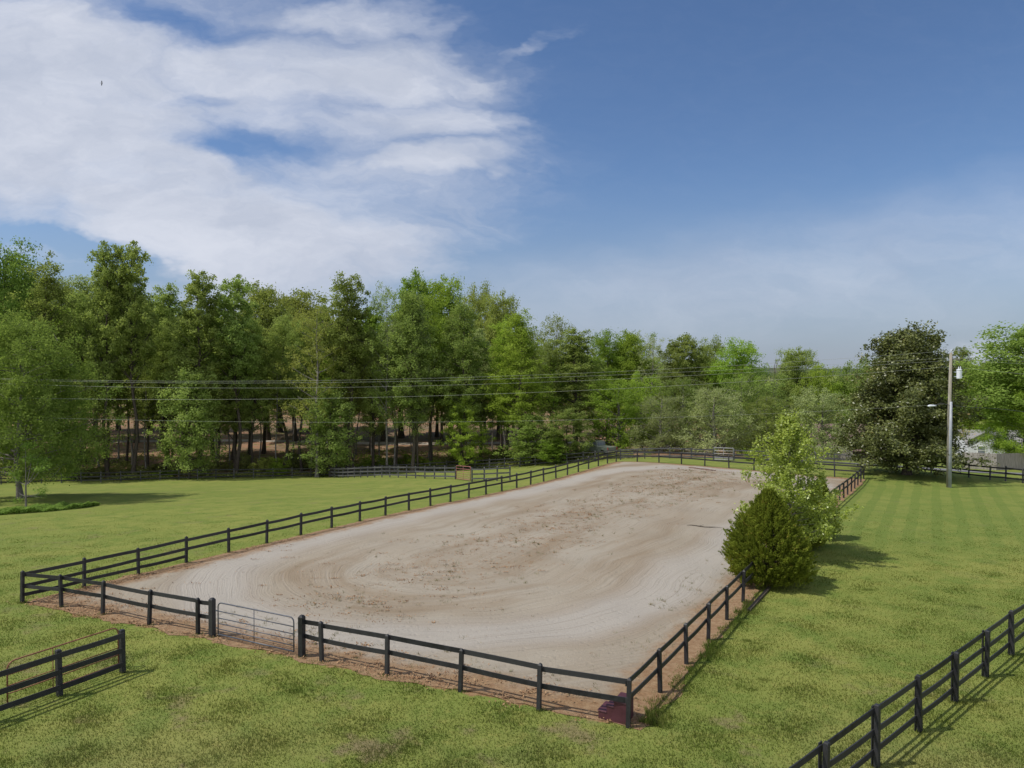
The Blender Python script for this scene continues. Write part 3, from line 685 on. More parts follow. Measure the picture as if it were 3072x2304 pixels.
def build_wires():
    m, g, out = newmat('aluminium_wire'); bsdf(g, out, C(.36, .38, .32), .45, .5, .2); m2, g2, o2 = newmat('black_cable'); bsdf(g2, o2, C(.03, .03, .035), .5, .4)
    ZL = 57.0
    data = [("thin overhead wire from the very top of the pole, highest of the five", [(2853, 1052), (2200, 1096), (1450, 1131), (700, 1143), (0, 1136)], [(3072, 1070), (3400, 1096)], .011, m),
            ("overhead wire on the left insulator, second from the top", [(2841, 1074), (2200, 1108), (1450, 1140), (700, 1148), (0, 1139)], [(3072, 1084), (3400, 1107)], .011, m),
            ("overhead wire third from the top, just below the closely spaced pair", [(2868, 1080), (2200, 1119), (1450, 1154), (700, 1163), (0, 1151)], [(3072, 1092), (3400, 1116)], .011, m),
            ("bare overhead wire fourth from the top, tied beside the transformer", [(2847, 1100), (2200, 1147), (1450, 1183), (700, 1198), (0, 1193)], [(3072, 1122), (3400, 1150)], .012, m),
            ("lowest thin overhead cable, leaving the pole beside the lamp arm", [(2847, 1212), (2200, 1247), (1450, 1262), (700, 1267), (0, 1249)], None, .009, m)]
    PX = Xat(2848, PZ); dX, dZ = Xat(0, ZL) - PX, ZL - PZ; sl = dZ / dX
    def pt(px, py):
        k = (px - 1536) / FPX; Z = (PZ - sl * PX) / (1 - sl * k); return (k * Z, Z, Zat(py, Z))
    for lb, pp, rr, r, mat in data:
        P = np.array([pt(*q) for q in pp]); cf = np.polyfit(P[:, 0], P[:, 2], 3)
        off = P[0, 2] - np.polyval(cf, P[0, 0])
        xs = np.linspace(P[0, 0], -62, 60); w = MB()
        pts = [(x, PZ + sl * (x - PX), np.polyval(cf, x) + off * max(0, 1 - (P[0, 0] - x) / 12)) for x in xs]
        if rr:
            Rr = np.array([pt(*pp[0])] + [pt(*q) for q in rr]); cr = np.polyfit(Rr[:, 0], Rr[:, 2], 2)
            xr = np.linspace(Rr[-1, 0], Rr[0, 0], 16)[:-1]
            pts = [(x, PZ + sl * (x - PX), np.polyval(cr, x)) for x in xr] + pts
        base = Vector(pts[0]); w.tube([Vector(p) - base for p in pts], r * .72, 5)
        tag(link("overhead_wire", w.mesh("overhead_wire"), mat, None, base, True), lb, 'wire', 'overhead wires left of the pole')
    q = [(2850, 1213), (2880, 1219), (2910, 1222), (2960, 1224), (3020, 1229), (3072, 1235), (3180, 1250)]
    w = MB(); P = [Vector((Xat(a, PZ + (a - 2850) * .02), PZ + (a - 2850) * .02, Zat(b, PZ + (a - 2850) * .02))) for a, b in q]; w.tube([p - P[0] for p in P], .026, 6)
    tag(link("service_cable", w.mesh("service_cable"), m2, None, P[0], True), "thick black cable sagging from the pole to the right edge", 'cable')
build_wires()

# ------------------------------------------------------------------ trees
def unit(v): return v / np.maximum(np.linalg.norm(v, axis=-1, keepdims=True), 1e-9)
def leaf_quads(cen, size, rng, aspect=.6, up=.6, direc=None, dirw=0.0, outw=None):
    n = len(cen); ax = rng.normal(size=(n, 3)); ax[:, 2] *= .6; ax = unit(ax)
    if direc is not None: ax = unit(ax * (1 - dirw) + direc * dirw)
    nr = rng.normal(size=(n, 3)); nr[:, 2] += up * 2
    if outw is not None: nr = nr + outw
    bx = unit(np.cross(ax, nr)); sz = (size * rng.uniform(.65, 1.25, n))[:, None]
    a = ax * sz * .5; b = bx * sz * .5 * aspect
    V = np.stack([cen - a, cen + b - a * .1, cen + a, cen - b - a * .1], 1).reshape(-1, 3)
    F = np.arange(4 * n).reshape(n, 4); return V, F
def tubes_np(segs, sides=5):
    """segs: list of (pts(k,3), radii(k))"""
    m = MB()
    for p, r in segs: m.tube([tuple(q) for q in p], list(r), sides, False)
    return m
def grow(kind, seed):
    """returns trunk mesh, crown mesh of one tree about its own foot, nominal height 1 unit = metres"""
    rng = np.random.RandomState(seed)
    K = dict(
        poplar=dict(H=28, R=4.3, base=.30, prof=lambda t: np.sin(np.pi * np.clip(t * .80 + .18, 0, 1)) ** .8 * (1.05 - .3 * t), nl=62, up=.75, tr=.33, clump=.72, per=52, cl=9, size=.36, bark='bark'),
        tall=dict(H=28, R=3.6, base=.45, prof=lambda t: np.sin(np.pi * np.clip(t * .85 + .12, 0, 1)) ** .6, nl=46, up=.9, tr=.28, clump=.7, per=50, cl=9, size=.34, bark='bark'),
        oak=dict(H=24, R=6.2, base=.33, prof=lambda t: np.sqrt(np.clip(1 - (t * 1.15 - .35) ** 2 * 1.3, .05, 1)), nl=48, up=.45, tr=.36, clump=.95, per=66, cl=10, size=.38, bark='bark'),
        airy=dict(H=24, R=5.0, base=.35, prof=lambda t: np.sqrt(np.clip(1 - (t * 1.15 - .35) ** 2 * 1.2, .05, 1)), nl=40, up=.6, tr=.28, clump=.8, per=26, cl=8, size=.32, bark='bark_g'),
        slim=dict(H=19, R=2.3, base=.42, prof=lambda t: np.sin(np.pi * np.clip(t * .8 + .15, 0, 1)), nl=24, up=.5, tr=.11, clump=.6, per=26, cl=6, size=.32, bark='bark_g'),
        small=dict(H=9, R=4.2, base=.10, prof=lambda t: np.sqrt(np.clip(1 - (t * 1.05 - .3) ** 2 * 1.5, .05, 1)), nl=46, up=.8, tr=.22, clump=.5, per=38, cl=9, size=.25, bark='bark_g'),
        young=dict(H=11, R=3.0, base=.12, prof=lambda t: np.sin(np.pi * np.clip(t * .82 + .15, 0, 1)) ** .7, nl=40, up=.35, tr=.12, clump=.55, per=46, cl=8, size=.27, bark='bark'),
        spread=dict(H=15, R=6.6, base=.19, prof=lambda t: np.sqrt(np.clip(1 - (t * 1.2 - .42) ** 2 * 1.5, .05, 1)), nl=64, up=.45, tr=.25, clump=.62, per=84, cl=12, size=.27, bark='bark_g'),
        shrub=dict(H=3.2, R=2.0, base=.02, prof=lambda t: np.sqrt(np.clip(1 - (t * 1.0 - .25) ** 2 * 1.5, .05, 1)), nl=30, up=.8, tr=.05, clump=.38, per=26, cl=5, size=.24, bark='bark'),
        magnolia=dict(H=15, R=6.4, base=.11, prof=lambda t: np.clip(1.03 - t ** 1.6 * .80, .0, 1) * (.80 + .2 * np.sin(t * 9) ** 2) * np.clip(t * 9 + .45, 0, 1), nl=135, up=.30, tr=.38, clump=.72, per=60, cl=11, size=.36, bark='bark'),
    )[kind]
    K['clump'] *= rng.uniform(.8, 1.25); K['size'] *= rng.uniform(.82, 1.2); K['up'] *= rng.uniform(.8, 1.3)
    H, Rr, b0 = K['H'], K['R'], K['base'] * rng.uniform(.9, 1.15)
    wob = rng.normal(0, .012 * H, (6, 2)); wob[0] = 0
    def trunk_xy(h):
        t = np.clip(h / H, 0, 1) * 5; i = np.minimum(np.floor(t).astype(int), 4); f = (t - i)[..., None]
        return wob[i] * (1 - f) + wob[i + 1] * f
    hs = np.linspace(-.3, H * .93, 12); xy = trunk_xy(np.maximum(hs, 0)); rad = K['tr'] * (1 - np.clip(hs / H, 0, 1)) ** .9 + .025
    rad[0] *= 1.5; rad[1] *= 1.0
    segs = [(np.c_[xy, hs], rad)]; cen = []; cdir = []; csz = []
    ga = 2.39996; ph0 = rng.uniform(0, 6.28)
    for i in range(K['nl']):
        t = (i + rng.uniform(.1, .9)) / K['nl']; t = t ** .9
        hz = H * (b0 + (1 - b0) * t * .97); az = ph0 + i * ga + rng.normal(0, .35)
        r = Rr * float(K['prof'](t)) * (rng.uniform(.80, 1.04) if kind == 'magnolia' else rng.uniform(.66, 1.12))
        rise = r * K['up'] * rng.uniform(.6, 1.2) * (1 - .3 * t); h0 = max(hz - rise, H * b0 * .55 + .15)
        s0 = np.r_[trunk_xy(np.array(h0)), h0]; dxy = np.array([math.cos(az), math.sin(az)])
        e = np.r_[trunk_xy(np.array(hz)) * .5 + dxy * r, hz - (.10 * r if kind in ('magnolia', 'spread') else 0)]
        mid = s0 * .5 + e * .5 + np.r_[dxy * r * .06, (hz - h0) * -.12] + rng.normal(0, .04 * r, 3)
        tt = np.linspace(0, 1, 5)[:, None]; path = (1 - tt) ** 2 * s0 + 2 * tt * (1 - tt) * mid + tt ** 2 * e
        r0 = max(.018, K['tr'] * .36 * (1 - t) + .02); segs.append((path, np.linspace(r0, .012, 5)))
        ncl = max(2, int(K['cl'] * (.35 + .65 * r / Rr)))
        for j in range(ncl):
            f = rng.uniform(.30, 1.02) ** .75; bp = (1 - f) ** 2 * s0 + 2 * f * (1 - f) * mid + f ** 2 * e
            off = rng.normal(0, 1, 3) * K['clump'] * np.array([1.15, 1.15, .7]) * (.45 + .75 * f); c = bp + off
            if c[2] < .25: c[2] = .25 + rng.uniform(0, .2)
            cen.append(c); cdir.append(np.r_[dxy, .35]); csz.append(K['clump'] * rng.uniform(.6, 1.15))
            if j % 3 == 0: segs.append((np.stack([bp, bp * .45 + c * .55 + rng.normal(0, .05, 3), c]), np.array([.022, .014, .008]) * (H / 20) ** .5))
    cen = np.array(cen); cdir = unit(np.array(cdir)); csz = np.array(csz); per = int(K['per'] * 1.4); n = len(cen)
    P = np.repeat(cen, per, 0) + rng.normal(size=(n * per, 3)) * np.repeat(csz, per)[:, None] * np.array([.62, .62, .42])
    P[:, 2] = np.maximum(P[:, 2], .12); D = np.repeat(cdir, per, 0)
    V, F = leaf_quads(P, K['size'] * .8, rng, .66 if kind != 'magnolia' else .55, .45, D, .12, D * 1.3)
    crown = npmesh(kind + "_crown", V, F, {'rnd': ('FACE', np.clip(np.repeat(rng.uniform(0, 1, n), per) * .45 + rng.uniform(0, 1, len(F)) * .55, 0, 1))})
    trunk = tubes_np(segs, 6).mesh(kind + "_trunk"); trunk.polygons.foreach_set('use_smooth', [True] * len(trunk.polygons))
    return dict(trunk=trunk, crown=crown, H=H, R=Rr, bark=K['bark'])
protos = {}
def proto(kind, k, leaf):
    key = (kind, k, leaf)
    if key not in protos:
        base = protos.get((kind, k))
        if base is None: base = protos[(kind, k)] = grow(kind, 100 + 17 * k + sum(map(ord, kind)))
        cr = base['crown'].copy() if base['crown'].materials else base['crown']; tr = base['trunk']
        cr.materials.clear(); cr.materials.append(M[leaf])
        if not tr.materials: tr.materials.append(M[base['bark']])
        protos[key] = dict(base, crown=cr)
    return protos[key]
trng = random.Random(5)
def tree(x, Z, ytop, wpx, kind, leaf, label, name='tree', cat='tree', group=None, k=None, py=None):
    """px column, depth, top row, crown width in photograph pixels"""
    pr = proto(kind, trng.randrange(4) if k is None else k, leaf)
    X = Xat(x, Z); g0 = tz(X, Z); h = Zat(ytop, Z) - g0; w = wpx / FPX * Z
    sz = h / (pr['H'] * .99); sx = w / (2 * pr['R'] * 1.02)
    o = empty(name, (X, Z, g0), trng.uniform(0, 6.28)); o.scale = (sx, sx, sz); tag(o, label, cat, group)
    link('trunk', pr['trunk'], None, o); link('crown', pr['crown'], None, o); return o

G1 = 'tall trees at the front of the wood'
T = [ # front and skyline trees of the wood, left to right
 (20, 98, 740, 250, 'oak', 'leaf_h', "broad dark green tree filling the skyline at the far left"),
 (150, 96, 785, 168, 'poplar', 'leaf_a', "tall tree with pointed crown, right of the far left broad tree"),
 (322, 97, 740, 126, 'tall', 'leaf_a', "narrow pointed tree just left of the tallest tree"),
 (395, 98, 736, 138, 'tall', 'leaf_a', "tallest tree of the wood with straight black trunk"),
 (505, 108, 850, 142, 'poplar', 'leaf_a', "lower tree right beside the tallest tree"),
 (600, 101, 812, 184, 'poplar', 'leaf_a', "tall full tree with ragged flat top, two trees right of the tallest"),
 (705, 104, 835, 142, 'tall', 'leaf_a', "grey green tree in front of the round olive crowns"),
 (790, 125, 868, 190, 'oak', 'leaf_c', "round olive crown behind the wood's left half"),
 (885, 140, 888, 230, 'oak', 'leaf_c', "broad olive tree with thick dark trunk deep in the wood"),
 (950, 102, 905, 180, 'airy', 'leaf_c', "airy tree with bare grey twigs showing left of centre"),
 (1045, 104, 833, 147, 'tall', 'leaf_a', "tall thin-topped tree showing sky through its top near the centre"),
 (1160, 104, 850, 120, 'airy', 'leaf_a', "slender airy tree with pale stem near the centre"),
 (1236, 103, 872, 155, 'poplar', 'leaf_a', "dense dark trunked poplar directly behind the paddock cross fence"),
 (1244, 135, 832, 150, 'oak', 'leaf_b', "bright green rounded crown left of the skyline gap"),
 (1325, 135, 846, 150, 'oak', 'leaf_b', "bright green rounded crown with bare stems below, right of the skyline gap"),
 (1388, 103, 905, 159, 'poplar', 'leaf_a', "full grey green poplar above the red gate"),
 (1440, 130, 870, 130, 'oak', 'leaf_c', "yellowish olive crown above the red gate poplar"),
 (1505, 125, 893, 120, 'oak', 'leaf_c', "brownish crown on the skyline right of the yellowish one"),
 (1560, 100, 935, 168, 'poplar', 'leaf_b', "full bright poplar near the right end of the tall wood"),
 (1668, 125, 945, 130, 'airy', 'leaf_c', "brownish airy crown where the tall skyline steps down"),
 (1725, 105, 985, 168, 'poplar', 'leaf_a', "olive tree at the right end of the tall wood"),
 (1822, 125, 1005, 130, 'oak', 'leaf_b', "bright rounded tree, first on the lower skyline"),
 (1893, 126, 1003, 140, 'oak', 'leaf_b', "bright rounded tree, second on the lower skyline"),
 (1955, 122, 1003, 115, 'airy', 'leaf_g', "airy grey tree with sky showing through on the lower skyline"),
 (2050, 124, 1012, 170, 'oak', 'leaf_a', "broad tree right of the airy grey skyline tree"),
 (2130, 130, 1024, 110, 'oak', 'leaf_a', "small topped tree before the last bright one on the lower skyline"),
 (2210, 120, 1032, 170, 'oak', 'leaf_b', "bright rounded tree ending the wood beside the open sky"),
 (2290, 118, 1110, 200, 'small', 'leaf_a', "low round tree under the bare snag"),
 (2392, 150, 1052, 120, 'oak', 'leaf_a', "lone dark rounded tree beside the bare snag"),
 (2478, 140, 1095, 150, 'small', 'leaf_b', "low bright tree behind the brown roofed house, nearer the snag"),
 (2570, 135, 1080, 150, 'small', 'leaf_a', "low tree against the magnolia's left shoulder"),
 (2640, 130, 1085, 150, 'oak', 'leaf_a', "tree hidden behind the magnolia"),
 (2885, 125, 1045, 71, 'tall', 'leaf_a', "slim tree just right of the pole top"),
 (2935, 120, 1095, 110, 'oak', 'leaf_a', "low tree filling the gap between the slim tree and the right edge tree"),
 (2975, 112, 1110, 270, 'oak', 'leaf_b', "light green tree in front of the white house"),
 (3095, 88, 985, 340, 'oak', 'leaf_h', "large bright tree cut off by the right edge"),
 (3090, 87, 1125, 260, 'spread', 'leaf_b', "thin tree with dark slanting limbs beside the privacy fence"),
 # smaller trees in front of the wood
 (1855, 101, 1138, 235, 'small', 'leaf_b', "bright green small tree beside the parked truck"),
 (1985, 96, 1185, 185, 'small', 'leaf_g', "grey green driveway tree, first right of the bright small tree"),
 (2143, 94, 1160, 215, 'small', 'leaf_g', "pale stemmed grey green tree behind the pole gate"),
 (2300, 97, 1185, 180, 'small', 'leaf_a', "driveway tree behind the lime sapling"),
 (2468, 92, 1165, 200, 'small', 'leaf_g', "grey green tree in front of the brown roofed house"),
 (2050, 108, 1130, 180, 'small', 'leaf_a', "dull green tree between and behind the grey green driveway trees"),
 (1925, 112, 1120, 160, 'small', 'leaf_b', "bright tree behind the first grey green driveway tree"),
 (2225, 106, 1120, 170, 'small', 'leaf_a', "olive tree between the pole gate and the sapling"),
 (565, 97, 1110, 165, 'young', 'leaf_a', "young grey green tree against the wood, right of the tallest trunk"),
 (990, 102, 1160, 150, 'young', 'leaf_a', "green young tree leaning out of the wood left of centre"),
 (1400, 102, 1190, 130, 'young', 'leaf_b', "bright young tree behind the red gate"),
 (1600, 98, 1240, 150, 'young', 'leaf_h', "dense young tree at the foot of the bright poplar"),
 (1700, 96, 1225, 150, 'young', 'leaf_a', "dark young tree left of the parked truck"),
 (1660, 95, 1315, 90, 'young', 'leaf_b', "low bright bushy tree left of the parked truck"),
 (230, 94, 1120, 190, 'young', 'leaf_a', "shaded tree directly behind the big paddock tree"),
]
for (x, Z, yt, w, kd, lf, lb) in T: tree(x, Z, yt, w, kd, lf, lb, group=None)
tree(58, 60, 948, 430, 'spread', 'leaf_h', "big spreading tree with grey trunk standing alone in the left paddock", k=1)
# depth of the wood
sky_x = [-300, 0, 150, 325, 385, 500, 600, 790, 1045, 1240, 1320, 1430, 1560, 1700, 1820, 2200, 2300, 2600, 3200]
sky_y = [760, 765, 800, 765, 755, 860, 830, 885, 860, 860, 870, 895, 955, 1000, 1020, 1045, 1120, 1100, 1040]
HAND = [(20, "far left broad tree"), (150, "pointed crown"), (318, "narrow pointed tree"), (392, "tallest tree"), (505, "tallest tree's lower neighbour"), (600, "flat topped tree"),
        (705, "grey green tree"), (790, "round olive crown"), (885, "thick dark trunk"), (950, "grey twigged tree"), (1045, "thin-topped tall tree"), (1160, "pale stemmed slender tree"), (1236, "dense poplar"),
        (1325, "skyline gap"), (1388, "red gate"), (1470, "yellowish crown"), (1560, "bright full poplar"), (1668, "brownish airy crown"), (1725, "wood's right end"), (1822, "first low skyline tree"),
        (1893, "second low skyline tree"), (1955, "airy grey skyline tree"), (2050, "broad skyline tree"), (2141, "pole gate"), (2210, "last bright skyline tree"), (2320, "bare snag"), (2478, "brown roofed house"),
        (2640, "magnolia"), (2848, "utility pole"), (2950, "white house"), (3060, "right edge tree")]
TONE = {'leaf_a': 'mid green', 'leaf_b': 'bright green', 'leaf_c': 'olive', 'leaf_f': 'dark green', 'leaf_g': 'grey green', 'leaf_h': 'fresh green'}
used_labels = set()
def where(x, leaf, kind, tail=""):
    a, h = min(HAND, key=lambda q: abs(q[0] - x)); side = 'just left of' if x < a - 14 else ('just right of' if x > a + 14 else 'behind')
    for extra in ("", "lower ", "taller ", "slighter ", "fuller ", "shaded ", "sparse "):
        lb = f"{extra}{TONE[leaf]} {kind}, {side} the {h}"
        if lb not in used_labels: used_labels.add(lb); return lb
    return lb
fr = random.Random(33)
for i in range(26):
    x = -30 + i * (1740 / 26) + fr.uniform(-16, 16); Z = fr.uniform(103, 112); yt = np.interp(x, sky_x, sky_y) + fr.uniform(15, 150); lf = fr.choice(['leaf_a', 'leaf_g', 'leaf_a', 'leaf_b', 'leaf_c'])
    tree(x, Z, yt, fr.uniform(85, 125), fr.choice(['poplar', 'tall']), lf, where(x, lf, "narrow upright tree"), name='tree', group='narrow upright trees along the front of the wood')
fr = random.Random(21)
for i in range(44):
    x = -620 + i * (2220 / 44) + fr.uniform(-20, 20); Z = fr.uniform(112, 160); yt = np.interp(x, sky_x, sky_y) + fr.uniform(40, 130); lf = fr.choice(['leaf_a', 'leaf_a', 'leaf_c', 'leaf_b'])
    tree(x, Z, yt, fr.uniform(140, 210), fr.choice(['poplar', 'oak', 'tall']), lf, where(x, lf, "tree deep in the wood"), group='trees deep in the wood')
for i in range(46):
    x = -100 + i * (1850 / 46) + fr.uniform(-18, 18); Z = fr.uniform(103, 128); yt = fr.uniform(1010, 1130); lf = fr.choice(['leaf_a', 'leaf_c', 'leaf_b'])
    tree(x, Z, yt, fr.uniform(70, 110), 'slim', lf, where(x, lf, "thin stemmed tree"), name='slim_tree', group='thin stemmed trees in the wood')
for i in range(16):
    x = 1760 + i * 88 + fr.uniform(-25, 25); Z = fr.uniform(135, 175); yt = np.interp(x, sky_x, sky_y) + fr.uniform(25, 60); lf = fr.choice(['leaf_a', 'leaf_b', 'leaf_c'])
    tree(x, Z, yt, fr.uniform(120, 170), 'oak', lf, where(x, lf, "low background tree"), group='background trees behind the driveway')
for i in range(34):
    x = -60 + i * 52 + fr.uniform(-20, 20); Zf = np.interp(x, [0, 300, 700, 986, 1340, 1560, 1750, 1900], [92, 94, 100, 105, 105, 99, 95, 91]); Z = Zf + fr.uniform(.5, 9)
    yb = HORY + (CAMZ - tz(Xat(x, Z), Z)) * FPX / Z; lf = fr.choice(['leaf_f', 'leaf_f', 'leaf_b', 'leaf_c'])
    tree(x, Z, yb - fr.uniform(18, 58), fr.uniform(50, 100), 'shrub', lf, where(x, lf, "shrub at the wood's foot"), name='shrub', cat='shrub', group='shrubs along the wood edge')
tree(2265, 84, 1345, 75, 'shrub', 'leaf_b', "clipped round green bush by the driveway fence", name='shrub', cat='shrub')

# magnolia
tree(2722, 69, 992, 398, 'magnolia', 'leaf_m', "large glossy dark magnolia reaching almost to the ground beside the utility pole", name='magnolia_tree', k=2)

# bare snag
def snag():
    rng = np.random.RandomState(3); Z = 150; X = Xat(2322, Z); g0 = tz(X, Z); H = Zat(1050, Z) - g0; segs = [(np.array([[0, 0, 0], [.1, 0, H * .5], [0, .1, H * .8]]), [.3, .2, .1])]
    for i in range(26):
        h = H * rng.uniform(.45, .8); a = rng.uniform(0, 6.28); L = rng.uniform(1.5, 3.5); s = np.array([0.05, 0, h]); e = s + np.array([math.cos(a) * L * .55, math.sin(a) * L * .55, L * 1.1]); e[2] = min(e[2], H)
        segs.append((np.stack([s, s * .5 + e * .5 + rng.normal(0, .15, 3), e]), [.09, .06, .035]))
    o = empty("bare_tree", (X, Z, g0)); tag(o, "bare leafless grey tree standing up on the skyline", 'tree'); link('trunk', tubes_np(segs, 5).mesh('trunk'), M['bark_g'], o)
snag()

# cedars
def cedar(P, H, Rr, seed, label, n=1500, per=34):
    rng = np.random.RandomState(seed); o = empty("cedar_shrub", P); tag(o, label, 'shrub')
    segs = [(np.array([[0, 0, -.1], [.03, 0, H * .4], [0, .02, H * .9]]), [.09, .06, .02])]; tips = []; dirs = []
    for i in range(n):
        t = rng.uniform(0, 1) ** .95; az = rng.uniform(0, 6.28); lump = 1 + .12 * math.sin(az * 3 + t * 5 + seed) + .08 * math.sin(az * 7 + t * 11)
        r = Rr * (math.sin(math.pi * min(.99, t * .72 + .27)) ** 1.0 * (1.18 - .42 * t) + .05) * lump * rng.uniform(.82, 1.08); f = rng.uniform(.5, 1.03) ** .5
        z = H * (.05 + .93 * t) ; dxy = np.array([math.cos(az), math.sin(az)])
        p = np.r_[dxy * r * f, z + .1 * f]; tips.append(p); dirs.append(np.r_[dxy * (1 - t * .55), .55 + .5 * t])
        if i % 16 == 0: segs.append((np.stack([np.array([0, 0, max(.15, z - r * .45)]), p * .6 + np.array([0, 0, z * .4]) * .9, p]), [.03, .018, .008]))
    tips = np.array(tips); dirs = unit(np.array(dirs)); n = len(tips)
    D = unit(np.repeat(dirs, per, 0) + rng.normal(0, .38, (n * per, 3))); q = rng.uniform(0, 1, (n * per, 1)); ln = np.repeat(rng.uniform(.25, .62, (n, 1)), per, 0)
    c = np.repeat(tips, per, 0) + np.repeat(dirs, per, 0) * ((.35 - q) * ln) + rng.normal(0, .075, (n * per, 3)) * (q + .15)
    V, F = leaf_quads(c, .13, rng, .28, .2, D, .75, D * .6)
    link('trunk', tubes_np(segs, 6).mesh('trunk'), M['bark'], o)
    link('foliage', npmesh('foliage', V, F, {'rnd': ('FACE', np.clip(np.repeat(rng.uniform(0, 1, n), per) * .6 + rng.uniform(0, 1, len(F)) * .4, 0, 1))}), M['leaf_k'], o)
cp_ = ground(2306, 1752); cedar(cp_, 4.0, 1.58, 3, "wide bushy cedar straddling the arena's right rail, nearest of the evergreens", 2100, 52)
c2 = Vector((15.3, 37.4, 0)); c2.z = tz(c2.x, c2.y); cedar(c2, 2.8, .9, 8, "smaller dark evergreen behind the wide cedar, at the lime sapling's foot", 900, 30)
c3 = Vector((17.2, 39.8, 0)); c3.z = tz(c3.x, c3.y); cedar(c3, 3.3, .8, 14, "narrow upright evergreen at the back of the cedar clump", 900, 30)

# lime sapling
def sapling():
    rng = np.random.RandomState(12); Z = 35.6; P = atZ(2375, Z); H = Zat(1238, Z) - P.z; o = empty("sapling_tree", P); tag(o, "slender sapling with lime green leaves rising behind the wide cedar", 'tree')
    segs = [(np.array([[0, 0, -.1], [-.02, 0, H * .3], [-.12, 0, H * .6], [-.1, 0, H * .97]]), [.075, .055, .035, .01])]; C_ = []
    for i in range(84):
        t = (i + .5) / 84; h = H * (.12 + .85 * t); az = i * 2.4 + rng.normal(0, .3); L = 2.9 * (1 - t) ** .8 * rng.uniform(.55, 1.1) + .15
        s = np.array([-.1 * t, 0, h * .97]); e = s + np.array([math.cos(az) * L, math.sin(az) * L, L * (.28 + .8 * t)]); md = (s + e) / 2 + np.array([0, 0, -.08 * L])
        segs.append((np.stack([s, md, e]), [.024 * (1 - t) + .008, .012, .005]))
        for j in range(int(4 + L * 8)):
            f = rng.uniform(.25, 1.03); C_.append((1 - f) ** 2 * s + 2 * f * (1 - f) * md + f * f * e + rng.normal(0, .11, 3))
    C_ = np.array(C_); per = 14; c = np.repeat(C_, per, 0) + rng.normal(0, .11, (len(C_) * per, 3)); V, F = leaf_quads(c, .125, rng, .85, .5)
    link('trunk', tubes_np(segs, 6).mesh('trunk'), M['bark_g'], o); link('crown', npmesh('crown', V, F, {'rnd': ('FACE', rng.uniform(0, 1, len(F)))}), M['leaf_s'], o)
sapling()
# leafy suckers spreading to the right of the sapling
def sucker():
    rng = np.random.RandomState(31); P = Vector((16.2, 37.6, 0)); P.z = tz(P.x, P.y); o = empty("leafy_shrub", P); tag(o, "loose lime leaved shrub arching out right of the evergreens", 'shrub'); segs = []; C_ = []
    for i in range(22):
        az = rng.uniform(-1.2, 1.6) if i % 3 else rng.uniform(0, 6.28); L = rng.uniform(.6, 1.4); e = np.array([math.cos(az) * L * .9, math.sin(az) * L * .6, rng.uniform(.8, 3.0)]); s = np.array([0, 0, 0.]); md = np.array([e[0] * .35, e[1] * .35, e[2] * .8])
        segs.append((np.stack([s, md * .6 + (s + e) * .2, e]), [.02, .012, .005]))
        for j in range(16): f = rng.uniform(.35, 1.03); C_.append((1 - f) ** 2 * s + 2 * f * (1 - f) * md + f * f * e + rng.normal(0, .1, 3))
    C_ = np.array(C_); c = np.repeat(C_, 9, 0) + rng.normal(0, .1, (len(C_) * 9, 3)); V, F = leaf_quads(c, .1, rng, .8, .4)
    link('stems', tubes_np(segs, 5).mesh('stems'), M['bark'], o); link('foliage', npmesh('foliage', V, F, {'rnd': ('FACE', rng.uniform(0, 1, len(F)))}), M['leaf_s'], o)
sucker()

# pruned young tree and planting bed at the left
def young_tree():
    rng = np.random.RandomState(6); P = ground(74, 1521); s = P.y / FPX; o = empty("young_tree", P); tag(o, "small young tree with bare forked branches and tufted leaves in the planting bed", 'tree')
    ends = [(20, 1430), (72, 1345), (105, 1385), (130, 1395), (85, 1375), (120, 1480), (38, 1482), (112, 1495)]; z = lambda q: (1521 - q) * s; xx = lambda q: (q - 74) * s
    segs = [(np.array([[0, 0, -.1], [.0, 0, z(1455)]]), [.075, .055])]; C_ = []
    for i, (a, b) in enumerate(ends):
        st = np.array([0, 0, z(1456 if i < 5 else 1490)]); e = np.array([xx(a), rng.uniform(-.7, .7), z(b)]); md = np.array([e[0] * .6, e[1] * .5, st[2] + (e[2] - st[2]) * .3])
        tt = np.linspace(0, 1, 6)[:, None]; segs.append(((1 - tt) ** 2 * st + 2 * tt * (1 - tt) * md + tt ** 2 * e, np.linspace(.035, .015, 6)))
        for k in range(3 if i < 5 else 1): C_.append(e + rng.normal(0, .22, 3))
    C_ = np.array(C_); per = 90; c = np.repeat(C_, per, 0) + rng.normal(size=(len(C_) * per, 3)) * np.array([.24, .24, .13]); V, F = leaf_quads(c, .15, rng, .5, .7)
    link('trunk', tubes_np(segs, 6).mesh('trunk'), M['bark_g'], o); link('crown', npmesh('crown', V, F, {'rnd': ('FACE', rng.uniform(0, 1, len(F)))}), M['leaf_h'], o)
young_tree()
def plant_bed():
    rng = np.random.RandomState(8); a = ground(-60, 1545); b = ground(262, 1523); n = 26000; t = rng.uniform(0, 1, n); w = rng.uniform(-.5, 1, n)
    X = a.x + (b.x - a.x) * t + w * .2; Y = a.y + (b.y - a.y) * t + w * 3.2 * (1 - ss(.7, 1, t) * .6); h = .12 + .2 * ss(.35, .0, w) + .12 * np.sin(X * 2.1) + .1 * np.sin(X * 5.3 + Y * 2)
    Z = terr(X, Y) + rng.uniform(0, 1, n) ** .5 * np.maximum(h, .08); V, F = leaf_quads(np.c_[X, Y, Z], .13, rng, .5, .6)
    tag(link("bed_plants", npmesh("bed_plants", V, F, {'rnd': ('FACE', rng.uniform(0, 1, n))}), M['leaf_h']), "low band of dense green ground cover in the left paddock", 'ground cover', kind='stuff')
plant_bed()
